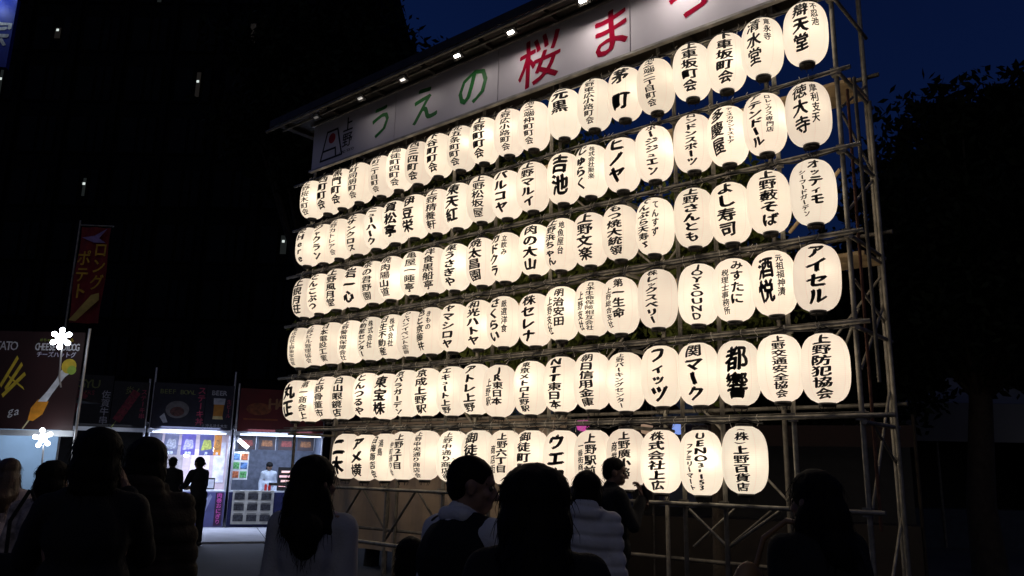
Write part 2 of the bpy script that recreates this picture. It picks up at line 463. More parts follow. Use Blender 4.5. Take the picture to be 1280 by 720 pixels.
# sign board
def build_sign():
    t = thing('sign_board', 'long white festival sign with green and red brush lettering under the eave', 'sign', (-3.93, -0.05, 6.23))
    for k in range(4):
        MB().box((-3.0+2.0*k, 0.02, 0.375), (1.985, 0.04, 0.75)).build('board_panel', M_board, t)
    MB().box((0, 0.05, 0.375), (7.99, 0.015, 0.74)).build('backing', M_seam, t)
    MB().box((0, -0.006, -0.016), (8.02, 0.06, 0.028)).box((0, -0.006, 0.765), (8.02, 0.06, 0.028)).build('board_trim', mat('trim_alu', (0.45, 0.42, 0.38), 0.4, metal=0.6), t)
    X = lambda x: x+3.93
    for ch, x, z, s, m in (('う', -6.25, .40, .55, M_green), ('え', -5.31, .39, .60, M_green), ('の', -4.37, .38, .62, M_green),
                           ('桜', -3.25, .37, .68, M_red), ('ま', -2.20, .37, .62, M_red), ('つ', -1.15, .40, .60, M_red), ('り', -0.20, .38, .60, M_red)):
        if ch == '〇':
            mb = MB()
            # one running brush stroke, thick at the top right
            pts = []
            for k in range(30):
                w = math.radians(60-330*k/29)
                pts.append((X(x)+0.235*math.cos(w), 0.36+0.25*math.sin(w)+0.05*math.cos(w)))
            st = [(X(x)+0.03, 0.42), (X(x)+0.0, 0.34), (X(x)-0.04, 0.26)]
            for seg, ws in ((pts, [0.012+0.024*math.sin(math.pi*min(1, k/24)) for k in range(30)]), (st, [0.012, 0.02, 0.006])):
                ou = []; inn = []
                for k, (a, b) in enumerate(seg):
                    a0, b0 = seg[max(k-1, 0)]; a1, b1 = seg[min(k+1, len(seg)-1)]
                    d = Vector((a1-a0, b1-b0)).normalized(); nrm = Vector((-d.y, d.x))
                    ou.append((a+nrm.x*ws[k], b+nrm.y*ws[k])); inn.append((a-nrm.x*ws[k], b-nrm.y*ws[k]))
                for k in range(len(seg)-1): mb.poly([ou[k], ou[k+1], inn[k+1], inn[k]], -0.004)
            mb.build('lettering', m, t)
        else:
            flat_text('lettering', ch, X(x), z, s, m, t, -0.004, weight=0.016, amt=0.012, slant=0.10, seed=x)
    # emblem: mountain-like gate outline with a red sun, place name beside it
    def band(pts, w, closed=False):
        mb = MB(); n = len(pts)
        for k in range(n if closed else n-1):
            a = Vector(pts[k]); b = Vector(pts[(k+1) % n]); d = (b-a).normalized(); q = Vector((-d.y, d.x))*w
            a = a-d*w*0.8; b = b+d*w*0.8
            mb.poly([a+q, a-q, b-q, b+q], -0.004-0.0002*k)
        return mb
    ex = X(-7.42)
    mb = band([(ex-.27, .10), (ex-.13, .56), (ex+.13, .56), (ex+.27, .10), (ex+.12, .10), (ex+.10, .25), (ex-.20, .25)], .016)
    mb2 = band([(ex-.27, .10), (ex+.13, .10)], .016); mb.v, mb.f = mb.v+mb2.v, mb.f+[[i+len(mb.v) for i in f] for f in mb2.f]; mb.mi += mb2.mi; mb.smooth += mb2.smooth
    mb.build('emblem_outline', M_black, t)
    c = MB(); c.poly([(ex+.085*math.cos(w*math.pi/16), .43+.085*math.sin(w*math.pi/16)) for w in range(32)], -0.006)
    c.build('emblem_sun', mat('emblem_red', (0.4, 0.01, 0.015), 0.5), t)
    flat_text('emblem_lettering', '上野', X(-7.03), .56, .25, M_black, t, -0.004, weight=0.02, vertical=True, gap=1.0)
    flat_text('emblem_lettering', 'UENO TOKYO', X(-7.03), .125, .055, M_black, t, -0.004, weight=0.01)
    flat_text('emblem_lettering', 'since 1947', X(-7.42), .055, .035, M_black, t, -0.004, weight=0.0) if False else None
build_sign()

# floodlights under the eave
M_led = emit('floodlight_led', (1.0, 0.93, 0.85), 14.0)
for k, x in enumerate([-7.35, -6.29, -5.37, -4.32, -3.40, -2.32, -1.25, -0.2]):
    lab = 'small rectangular LED floodlight hanging under the eave, %s from the left end' % ['first','second','third','fourth','fifth','sixth','seventh','eighth'][k]
    t = thing('floodlight', lab, 'floodlight', (x, -0.42, 6.87), 0, 'floodlights under the eave')
    rot = Matrix.Rotation(R(-28), 3, 'X')
    MB().box((0, 0, 0), (0.17, 0.11, 0.025), rot=rot).build('housing', M_black_lacquer, t)
    MB().box(rot @ Vector((0, 0, -0.0155)), (0.09, 0.036, 0.006), rot=rot).build('lens', M_led if k > 2 else emit('floodlight_led_dim%d' % k, (1.0, 0.93, 0.85), [0.1, 0.3, 0.9][k], .1), t)
    MB().tube([(-0.09, 0, 0), (-0.09, 0.0, 0.12)], 0.006, 6).tube([(0.09, 0, 0), (0.09, 0.0, 0.12)], 0.006, 6).build('bracket', M_steel_dark, t)
    w = [0.0, 0.4, 0.6, 1.0, 1.7, 3.0, 3.6, 3.8][k]+0.02
    if k: lamp('flood_light', 'AREA', rot @ Vector((0, 0, -0.03)), w, (1.0, 0.90, 0.80), t, 0.085, (R(-28+62), 0, 0), 0.03)

# ------------------------------------------------------------------ lanterns
LZ = dict(  # measured hook positions: (x, z of the lower rim) per row
r1=[(-7.872,5.442),(-7.442,5.437),(-7.103,5.46),(-6.69,5.464),(-6.197,5.452),(-5.814,5.467),(-5.416,5.467),(-5.021,5.485),(-4.583,5.474),(-4.175,5.476),(-3.749,5.474),(-3.353,5.454),(-2.883,5.476),(-2.447,5.469),(-2.03,5.475),(-1.643,5.45),(-1.201,5.475),(-0.813,5.452),(-0.427,5.479),(0.008,5.481)],
r2=[(-7.891,4.67),(-7.475,4.65),(-7.081,4.661),(-6.65,4.655),(-6.231,4.676),(-5.837,4.689),(-5.428,4.694),(-4.99,4.678),(-4.594,4.676),(-4.182,4.682),(-3.763,4.654),(-3.356,4.667),(-2.889,4.667),(-2.493,4.666),(-2.081,4.644),(-1.681,4.674),(-1.212,4.673),(-0.827,4.651),(-0.442,4.673),(-0.016,4.654)],
r3=[(-7.862,3.846),(-7.485,3.868),(-7.067,3.884),(-6.638,3.857),(-6.233,3.873),(-5.845,3.883),(-5.387,3.878),(-5.011,3.87),(-4.614,3.855),(-4.161,3.854),(-3.758,3.852),(-3.305,3.869),(-2.913,3.87),(-2.512,3.86),(-2.114,3.869),(-1.686,3.861),(-1.229,3.869),(-0.836,3.842),(-0.445,3.876),(-0.019,3.883)],
r4=[(-7.878,3.075),(-7.484,3.081),(-7.096,3.08),(-6.659,3.063),(-6.208,3.067),(-5.778,3.055),(-5.392,3.056),(-5.015,3.067),(-4.602,3.063),(-4.183,3.062),(-3.78,3.059),(-3.29,3.03),(-2.907,3.064),(-2.485,3.073),(-2.123,3.063),(-1.671,3.082),(-1.204,3.07),(-0.831,3.066),(-0.433,3.081),(-0.034,3.077)],
r5=[(-7.887,2.275),(-7.511,2.26),(-7.131,2.288),(-6.744,2.277),(-6.235,2.287),(-5.837,2.256),(-5.436,2.278),(-5.053,2.278),(-4.595,2.27),(-4.198,2.275),(-3.817,2.237),(-3.34,2.249),(-2.903,2.268),(-2.487,2.282),(-2.07,2.251),(-1.646,2.286),(-1.233,2.28),(-0.821,2.268),(-0.416,2.288),(-0.012,2.262)],
r6=[(-6.605,1.471),(-6.2,1.454),(-5.793,1.462),(-5.431,1.485),(-5.031,1.494),(-4.554,1.481),(-4.132,1.483),(-3.707,1.476),(-3.318,1.47),(-2.896,1.465),(-2.479,1.461),(-2.072,1.466),(-1.666,1.449),(-1.236,1.442),(-0.795,1.472)])
# writing, left to right; '/' puts a small column to the right of (a/b) the main one, '\' a small column to its left; * bold, ~ thin; digits before : = share of the height used
TX = dict(
r1=['~上野桜木町会','*西町町会','*黒門町会','竹町同朋町会','仲町二丁目町会','御徒町四町会','*西三四町会','*下谷町町会','北五条町町会','*上野町町会','上野広小路町会','池之端仲町町会','*元黒','上野東広小路町会','*茅 町','池之端二丁目町会','*上車坂町会','*下車坂町会','寛永寺/清水堂','不忍池/*辯天堂'],
r2=['愛Here','*ジャクラン','~上野カトレア会','*上サンクロス','*ニューハーク','*賀松亭','*伊豆栄','上野精養軒','*東天紅','上野松坂屋','*パルコヤ','*上野マルイ','*吉池','株式会社聚楽/*じゅらく','*ヒノヤ','*ポージジュエン','*ロンドンスポーツ','ディスカウントストア/*多慶屋','ロレックス専門店/*アテンドール','摩利支天/徳大寺'],
r3=['*上観月荘','*とんこぶつ','*上野風月堂','*岩一心','茶の君野園','焼肉陽山道','亀屋一睡亭','洋食黒船亭','*菓うさぎや','*焼太昌園','立飲み/*カドクラ','*肉の大山','地魚屋台/*上野浜ちゃん','*上野文楽','*もつ焼大統領','てんすず/*てんぷら天寿ゞ','*上野さんとも','*よし寿司','*上野藪そば','*オッティモ\\シーフードガーデン'],
r4=['~株式会社上野東宝会館','~上野ビル管理協会','日本電設工業','上野警備保障会社','株式会社/*不動産センター','株式会社/*日生不動産','ジャパンイベント企画','きもの/*色と京藤井','*ヤマシロヤ','*和光ハトヤ','厳選洋食/*さくらい','*株セレナ','*明治安田\\上野支社','日本生命保険相互会社\\上野支社','*第一生命\\上野総合支社','*株レックスベリー','JOYSOUND','みすたに\\税理士事務所','元祖福神漬/*酒悦','*アイセル'],
r5=['*丸正','第一商会上','上野骨董市','*白山眼鏡店','*とんつるや','*東宝株','*京バラガーデン','*京成上野駅','*エキュート上野','*アトレ上野','*JR東日本\\上野駅','*東京メトロ上野駅','*NTT東日本','*朝日信用金庫','上野パーキングセンター','*フィッツ','*関マーク','*都響','*上野交通安全協会','*上野防犯協会'],
r6=['*二木','*アメ横','湯島/*白梅商店会','*上野2丁目\\仲町通り会','上野中央通り商店会','上野中通り商店街','*御徒町会','*上野六丁目\\商店街','*御徒町駅前','*ウエカ','*上野駅前\\一番街商店会','*上野廣小路\\商業協同','*株式会社上広','*UENO3-153\\*ファミリーマート','*(株)上野百貨店'])
LH, LR = 0.60, 0.205
def prof(z): return LR*(max(0.0, 1-abs(z/0.3085)**2.9))**(1/2.7)
LAN = {}
def lantern_parts():
    mb = MB(); mb.lathe([(prof(-0.30+0.6*i/22), -0.30+0.6*i/22) for i in range(23)], 36)
    LAN['shade'] = mb.mesh('shade'); LAN['shade'].materials.append(paper_material())
    def ring(z0, z1, r):
        return MB().lathe([(r*.6, z0), (r, z0+.004), (r+.003, (z0+z1)/2), (r, z1-.004), (r*.6, z1)], 22)
    b = ring(-0.336, -0.297, 0.072); b.lathe([(0.0, -0.335), (0.05, -0.335)], 16)
    for k in range(5):
        a = k*1.3+.4; b.tube([(0.07*math.sin(a), -0.07*math.cos(a), -0.33), (0.05*math.sin(a), -0.05*math.cos(a), -0.37)], 0.004, 5)
    LAN['bottom_ring'] = b.mesh('bottom_ring'); LAN['bottom_ring'].materials.append(M_black_lacquer)
    t = ring(0.297, 0.330, 0.075)
    LAN['top_ring'] = t.mesh('top_ring'); LAN['top_ring'].materials.append(M_black_lacquer)
    h = MB().tube([(-0.085, 0, 0.315), (-0.07, 0, 0.35), (0, 0.02, 0.375), (0.07, 0, 0.35), (0.085, 0, 0.315)], 0.004, 6)
    h.tube([(0, 0.02, 0.375), (0.012, 0.05, 0.40), (-0.01, 0.07, 0.385)], 0.004, 6)
    h.tube([(0, 0.0, 0.33), (0, 0.0, 0.16)], 0.008, 6).lathe([(0.0, 0.15), (0.02, 0.155), (0.02, 0.19), (0.0, 0.2)], 10)
    LAN['hanger'] = h.mesh('hanger'); LAN['hanger'].materials.append(M_black_lacquer)
lantern_parts()

def wrap(V, F, yaw):
    """lay flat writing round the paper"""
    out = []
    for x, z, lay in V:
        th = x/LR+yaw; z = max(-0.29, min(0.29, z)); r = prof(z)+0.0022+lay
        out.append((r*math.sin(th), -r*math.cos(th), z))
    me = bpy.data.meshes.new('writing'); me.from_pydata(out, [], F); me.materials.append(M_ink); me.update()
    return me

def column(s, x, ztop, zbot, cw, seed):
    wt = 0.040
    if s[0] == '*': wt = 0.054; s = s[1:]
    elif s[0] == '~': wt = 0.028; s = s[1:]
    if len(s) <= 3 and wt > .05: wt = 0.062
    n = len(s)
    weights = [0.62 if ch in 'ッャュョィ' else (0.5 if ch in ' ()' else (0.72 if ch in '-0123456789' else 1.0)) for ch in s]
    # '(株)' and a leading '株' are written small
    tot = sum(weights); H = ztop-zbot
    pitch = min(H/tot, cw*1.45)
    z = ztop-(H-pitch*tot)*0.35
    items = []
    for ch, w in zip(s, weights):
        h = pitch*w
        if ch != ' ':
            gw = cw*(0.75 if w < 1 and ch not in '0123456789' else 1.0)
            items.append((ch, x+random.uniform(-.004, .004), z-h/2, min(gw, max(h*1.9, cw*.7)), h*0.98, wt))
        z -= h
    return items, wt

ORD = ['first','second','third','fourth','fifth','sixth','seventh','eighth','ninth','tenth','eleventh','twelfth','thirteenth','fourteenth','fifteenth','sixteenth','seventeenth','eighteenth','nineteenth','twentieth']
NUM = {2:'two', 3:'three', 4:'four', 5:'five', 6:'six', 7:'seven', 8:'eight', 9:'nine', 10:'ten', 11:'eleven', 12:'twelve'}
for j in range(6):
    key = 'r%d' % (j+1)
    n = len(TX[key])
    for i, ((x, zb), s) in enumerate(zip(LZ[key], TX[key])):
        rnd = random.Random(j*100+i)
        main, sub, side = s, None, 0
        if '/' in s: sub, main = s.split('/'); side = 1
        elif '\\' in s: main, sub = s.split('\\'); side = -1
        bare = main.replace('*', '').replace('~', '').replace(' ', '')
        where = ['the top row', 'second row from top', 'third row from top', 'third row from bottom', 'second row from bottom', 'the bottom row'][j]
        look = 'two writing columns' if sub else '%s characters' % NUM[len(bare)]
        lab = 'lit white lantern with %s, %s from left in %s' % (look, ORD[i], where)
        t = thing('paper_lantern', lab, 'lantern', (x, 0.0, zb+0.30), 0, 'lit paper lanterns hung in six rows')
        t.rotation_euler = (rnd.uniform(-.025, .025), rnd.uniform(-.03, .03), 0)
        sh = link('shade', LAN['shade'], None, t); sh.rotation_euler = (0, 0, rnd.uniform(0, 6.28))
        link('top_ring', LAN['top_ring'], None, t)
        br = link('bottom_ring', LAN['bottom_ring'], None, t); br.rotation_euler = (0, 0, rnd.uniform(0, 6.28))
        hg = link('hanger', LAN['hanger'], None, t); hg.rotation_euler = (0, 0, rnd.uniform(-.5, .5))
        yaw = R(17+rnd.uniform(-7, 7)-(5 if i < 3 else 0))
        random.seed(j*31+i)
        VERT[0] = True
        nb = len(bare)
        if nb <= 2: zt, z0, cw = 0.25, -0.25, 0.215
        elif nb == 3: zt, z0, cw = 0.265, -0.255, 0.200
        elif nb == 4: zt, z0, cw = 0.278, -0.270, 0.188
        elif nb <= 6: zt, z0, cw = 0.283, -0.278, 0.172
        else: zt, z0, cw = 0.284, -0.280, 0.142
        if bare == '元黒': zt, z0 = 0.265, -0.06
        if not sub:
            items, wt = column(main, 0.0, zt, z0, cw, i)
        elif side == 1:
            items, wt = column(main, -0.062, zt-.01, z0+.01, min(cw, .15), i)
            it2, _ = column(sub, 0.072, 0.24, -0.02 if len(sub) <= 3 else -0.16, 0.074, i); items += it2
        else:
            items, wt = column(main, 0.045, zt-.01, z0+.10 if len(bare) <= 5 else z0+.02, min(cw, .13), i)
            it2, _ = column(sub, -0.065, 0.17, -0.26, 0.074, i); items += it2
        V, F = text_mesh(items, seed=j*7+i, amt=0.022, slant=0.10, cut=True)
        VERT[0] = False
        link('writing', wrap(V, F, yaw), None, t)
        lamp('bulb', 'POINT', (rnd.uniform(.0, .10), rnd.uniform(-.09, .02), rnd.uniform(-.05, .06)), BULB_W*rnd.choice([.55, .7, .85, 1, 1.2, 1.6]), (1.0, 0.88, 0.70), t, 0.03)

# festoon cables along the pipes, with wire ties
for j, z in enumerate(PIPE_Z[:-1]):
    xs = [p[0] for p in LZ['r%d' % (j+1)]]
    pts = []
    rnd = random.Random(j)
    x = min(xs)-0.3
    while x < max(xs)+0.3:
        pts.append((x, 0.0+rnd.uniform(-.01, .01), z-0.035+rnd.uniform(-.03, .012))); x += 0.14
    cb = MB().tube(pts, 0.009, 6)
    for xx in xs:
        cb.tube([(xx-0.1, 0.0, z-.03), (xx-0.03, -0.01, z-.075), (xx, 0.0, z-0.06)], 0.006, 5)
        for q in range(2):
            a = xx+rnd.uniform(-.2, .2)
            cb.tube([(a, 0.02, z+.03), (a+rnd.uniform(-.02,.02), -0.005, z+.0), (a+rnd.uniform(-.03,.03), 0.01, z-.04), (a+rnd.uniform(-.05,.05), -0.02, z-.05-rnd.uniform(0, .07))], 0.0034, 5, mi=1)
    o = cb.build('power_cable', [M_cable, M_tie])
    tag(o, 'black power cable strung along the pipe above %s of lanterns' % ('the top row' if j == 0 else 'the bottom row' if j == 5 else 'row %s' % NUM[j+1]), 'cable', 'cables above the lantern rows')

# ------------------------------------------------------------------ trees
def leaf_mat(name, c):
    m = mat(name, c, 0.75, var=0.5, scale=1.3, spec=0.1)
    return m
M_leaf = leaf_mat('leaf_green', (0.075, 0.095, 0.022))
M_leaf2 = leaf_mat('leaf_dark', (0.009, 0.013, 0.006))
M_bark = mat('bark', (0.035, 0.027, 0.02), 0.9, var=0.4, scale=6, bump=0.6)
def tree(label, loc, trunk_h, trunk_r, crown, leaf, n_clump, n_leaf, m, seed, group=None):
    rnd = random.Random(seed)
    t = thing('tree', label, 'tree', loc, 0, group)
    cx, cy_, cz, rx, ry, rz = crown
    mb = MB()
    pts = [(0, 0, -0.1), (rnd.uniform(-.1, .1), rnd.uniform(-.1, .1), trunk_h*.4), (cx*.3, cy_*.3, trunk_h), (cx*.6, cy_*.6, cz)]
    mb.tube(pts, [trunk_r*1.25, trunk_r, trunk_r*.8, trunk_r*.3], 12)
    cl = []
    for k in range(n_clump):
        while True:
            p = Vector((rnd.uniform(-1, 1), rnd.uniform(-1, 1), rnd.uniform(-1, 1)))
            if 0.25 < p.length < 1: break
        p = p*(0.75+0.35*noise.noise(p*1.7+Vector((seed, 0, 0))))
        cl.append(Vector((cx+p.x*rx, cy_+p.y*ry, cz+p.z*rz)))
    for c in cl[:max(6, n_clump//6)]:
        a = Vector(pts[2]); mid = a.lerp(c, .5)+Vector((0, 0, -.2))
        mb.tube([a, mid, c], [trunk_r*.35, trunk_r*.2, trunk_r*.06], 6)
    mb.build('trunk', M_bark, t)
    V = np.zeros((n_clump*n_leaf*4, 3)); rs = np.random.RandomState(seed)
    cs = np.repeat(np.array([tuple(c) for c in cl]), n_leaf, 0)
    rad = (rx+ry+rz)/3*0.20
    q = rs.normal(size=cs.shape); q /= np.linalg.norm(q, axis=1)[:, None]
    ctr = cs+q*(rs.rand(len(cs), 1)**.6)*rad*1.6*np.array([1, 1, .8])
    a = rs.normal(size=cs.shape); a /= np.linalg.norm(a, axis=1)[:, None]
    b = np.cross(a, rs.normal(size=cs.shape)); b /= np.linalg.norm(b, axis=1)[:, None]
    s = leaf*(0.6+0.8*rs.rand(len(cs), 1))
    quad = np.stack([ctr-a*s*.9, ctr+b*s*.42, ctr+a*s, ctr-b*s*.42], 1).reshape(-1, 3)
    N = len(ctr)
    me = bpy.data.meshes.new('crown')
    me.from_pydata(quad.tolist(), [], np.arange(N*4).reshape(N, 4).tolist())
    me.update()
    link('crown', me, m, t)
    return t
G = 'trees behind the lantern wall'
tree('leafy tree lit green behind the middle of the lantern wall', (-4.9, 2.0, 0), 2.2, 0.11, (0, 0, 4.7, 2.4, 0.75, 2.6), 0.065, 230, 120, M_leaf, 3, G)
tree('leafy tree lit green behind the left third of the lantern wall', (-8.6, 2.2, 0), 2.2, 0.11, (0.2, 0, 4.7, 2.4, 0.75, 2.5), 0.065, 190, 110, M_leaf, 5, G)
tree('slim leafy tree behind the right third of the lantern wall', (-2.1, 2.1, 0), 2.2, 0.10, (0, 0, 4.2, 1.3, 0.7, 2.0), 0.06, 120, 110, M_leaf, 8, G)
D_ = 'dark trees against the night sky'
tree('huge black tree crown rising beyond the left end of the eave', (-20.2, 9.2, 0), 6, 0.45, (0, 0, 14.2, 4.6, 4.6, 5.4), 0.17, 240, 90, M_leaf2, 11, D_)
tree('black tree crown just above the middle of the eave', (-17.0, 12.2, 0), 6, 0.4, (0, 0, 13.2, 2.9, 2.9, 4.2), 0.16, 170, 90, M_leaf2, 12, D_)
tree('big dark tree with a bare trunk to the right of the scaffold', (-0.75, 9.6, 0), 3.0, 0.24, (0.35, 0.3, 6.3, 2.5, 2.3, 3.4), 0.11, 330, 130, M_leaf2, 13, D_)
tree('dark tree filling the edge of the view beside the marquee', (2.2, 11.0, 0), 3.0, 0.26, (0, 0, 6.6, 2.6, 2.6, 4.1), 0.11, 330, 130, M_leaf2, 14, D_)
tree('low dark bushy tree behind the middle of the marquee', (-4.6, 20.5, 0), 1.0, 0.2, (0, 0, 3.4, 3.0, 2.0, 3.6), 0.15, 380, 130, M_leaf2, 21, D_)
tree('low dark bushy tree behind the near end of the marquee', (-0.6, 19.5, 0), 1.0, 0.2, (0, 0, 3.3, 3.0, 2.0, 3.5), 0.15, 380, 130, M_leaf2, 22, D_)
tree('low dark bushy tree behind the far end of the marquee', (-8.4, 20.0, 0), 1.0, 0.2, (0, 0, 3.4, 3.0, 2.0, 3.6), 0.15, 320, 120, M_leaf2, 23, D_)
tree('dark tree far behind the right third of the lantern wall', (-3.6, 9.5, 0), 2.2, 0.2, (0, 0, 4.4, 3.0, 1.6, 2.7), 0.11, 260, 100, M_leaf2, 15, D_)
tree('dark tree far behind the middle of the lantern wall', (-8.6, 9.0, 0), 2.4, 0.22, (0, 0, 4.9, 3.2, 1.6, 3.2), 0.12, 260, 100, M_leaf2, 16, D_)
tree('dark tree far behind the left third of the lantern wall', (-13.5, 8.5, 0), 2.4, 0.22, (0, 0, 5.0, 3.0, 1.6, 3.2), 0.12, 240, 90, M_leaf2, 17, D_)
# ------------------------------------------------------------------ far buildings
def building():
    t = thing('tower_block', 'dark office tower with a few dim lit windows behind the food stalls', 'building', (-46, 10, 0), R(40))
    fac = mat('dark_facade', (0.006, 0.007, 0.009), 0.9, var=0.3, scale=0.4, spec=.03)
    MB().box((0, 8, 17), (34, 16, 34)).build('wall', fac, t)
    gl = mat('dark_window_glass', (0.006, 0.008, 0.012), 0.6, var=0.3, scale=1, spec=.05)
    lit = emit('dim_window', (0.75, 0.9, 0.8), 0.011, .03)
    rnd = random.Random(4)
    for iz in range(9):
        for ix in range(11):
            x = -15.0+ix*3.0; z = 4+iz*3.3
            on = (ix, iz) in {(3, 6), (4, 7), (7, 6), (8, 7), (5, 4), (9, 3), (2, 8), (6, 8)}
            f = MB().box((x, -0.03, z), (2.3, 0.1, 2.4)).build('window', fac if False else mat('window_frame', (0.005, 0.005, 0.006), 0.8, spec=.03), t)
            MB().box((x-.55, -0.10, z), (1.0, 0.03, 2.2)).build('pane', gl, f)
            ph_ = 2.2 if not on else rnd.choice([.7, 1.1, 1.6, 2.2]); pw_ = .34 if not on else rnd.choice([.16, .24, .34, .5])
            MB().box((x+.32, -0.10, z), (pw_, 0.03, ph_)).build('pane', (lit if rnd.random() < .5 else emit('dim_window_warm', (1.0, .8, .55), .007, .03)) if on else gl, f)
            if on and rnd.random() < .6: MB().box((x+.3, -0.125, z+.2), (.14, .02, .14)).build('room_lamp', emit('room_lamp', (.9, 1.0, .95), .8), f)
            MB().box((x+.85, -0.10, z), (.42, 0.03, 2.2)).build('pane', gl, f)
    for k in range(12):
        MB().box((-16.5+k*3.0, -0.16, 17), (0.35, 0.3, 34)).build('fin', fac, t)
    return t
building()
# illuminated shop sign high on the left
sg = thing('lit_sign', 'blue lit sign with a white brush mark high at the upper left', 'sign', (-38.6, 2.5, 20.3), R(49))
MB().box((-0.3, 0.15, 0.9), (2.6, 0.3, 3.6)).build('sign_panel', mat('blue_sign', (0.02, 0.05, 0.42), .5, var=.1), sg)
flat_text('sign_mark', '宗', 0.25, 0.75, 1.5, mat('white_sign', (0.75, 0.78, 0.8), .5), sg, -0.02, weight=0.03, amt=0.05)
MB().ball((0.2, -0.5, 2.4), 0.14).tube([(0.2, 0, 2.6), (0.2, -0.5, 2.5)], 0.03, 6).build('sign_lamp', emit('sign_lamp_glow', (0.75, 0.85, 1.0), 6.0), sg)
MB().ball((.8, -0.5, 2.85), 0.15).tube([(.8, 0, 3.0), (.8, -0.5, 2.95)], 0.03, 6).build('sign_lamp', emit('sign_lamp_glow', (0.75, 0.85, 1.0), 6.0), sg)

lamp('sign_glow', 'POINT', (0.1, -.7, 2.3), 26, (.7, .85, 1.0), sg, .15)
# upright festival banner on a pole
nb = thing('nobori_banner', 'tall red banner with yellow lettering on a pole above the food stalls', 'banner', (-15.2, -0.35, 0), R(45))
MB().tube([(-0.42, 0.03, 0), (-0.42, 0.03, 6.7)], 0.02, 8).tube([(-0.42, 0.03, 6.6), (0.3, 0.03, 6.6)], 0.014, 6).build('pole', M_steel, nb)
m_nr = mat('banner_red', (0.20, 0.012, 0.015), 0.7, var=0.2, scale=3); m_ny = mat('banner_yellow', (0.6, 0.34, 0.03), 0.7)
cl = MB()
for i in range(9):
    for k in range(24):
        def q(a, b): 
            return (-0.36+0.62*a/9, 0.04*math.sin(a*1.1+b*.35), 6.55-2.1*b/24)
        cl.add([q(i, k), q(i, k+1), q(i+1, k+1), q(i+1, k)], [(0, 1, 2, 3)], 0, True)
cl.build('cloth', m_nr, nb)
flat_text('lettering', 'ロング', 0.12, 6.05, .36, m_ny, nb, -0.05, weight=0.02, vertical=True, width=.8)
flat_text('lettering', 'ポテト', -0.2, 5.85, .36, m_ny, nb, -0.05, weight=0.02, vertical=True, width=.8)
MB().poly([(-0.34, 4.5), (-0.2, 4.48), (0.22, 4.95), (0.2, 5.1), (0.05, 5.05)], -0.05, th=.005).build('painted_stick', mat('potato_yellow', (0.55, 0.40, 0.10), 0.7), nb)
MB().poly([(-0.3, 6.3), (-0.05, 6.35), (0.2, 6.52), (0.05, 6.3), (0.2, 6.2), (-0.05, 6.2)], -0.05, th=.005).build('painted_burst', mat('burst_violet', (0.28, 0.2, 0.45), 0.7), nb)

# ------------------------------------------------------------------ food stalls
M_pole = mat('tent_pole', (0.55, 0.55, 0.57), 0.35, metal=0.6, var=0.1)
M_cloth_white = mat('tent_cloth_white', (0.62, 0.64, 0.68), 0.7, var=0.08, scale=3, bump=0.1)
M_tent_dark = mat('tent_cloth_dark', (0.02, 0.02, 0.024), 0.75, var=0.3)
M_white_led = emit('led_white', (0.86, 0.93, 1.0), 9.0)
M_warm_led = emit('led_bulb', (1.0, 0.95, 0.88), 8.0)
M_counter = mat('stall_counter', (0.5, 0.52, 0.55), 0.4, var=0.15)
def pframe(m, parent, x0, x1, z0, z1, y, th=0.02, name='banner_panel'):
    return MB().box(((x0+x1)/2, y, (z0+z1)/2), (x1-x0, th, z1-z0)).build(name, m, parent)

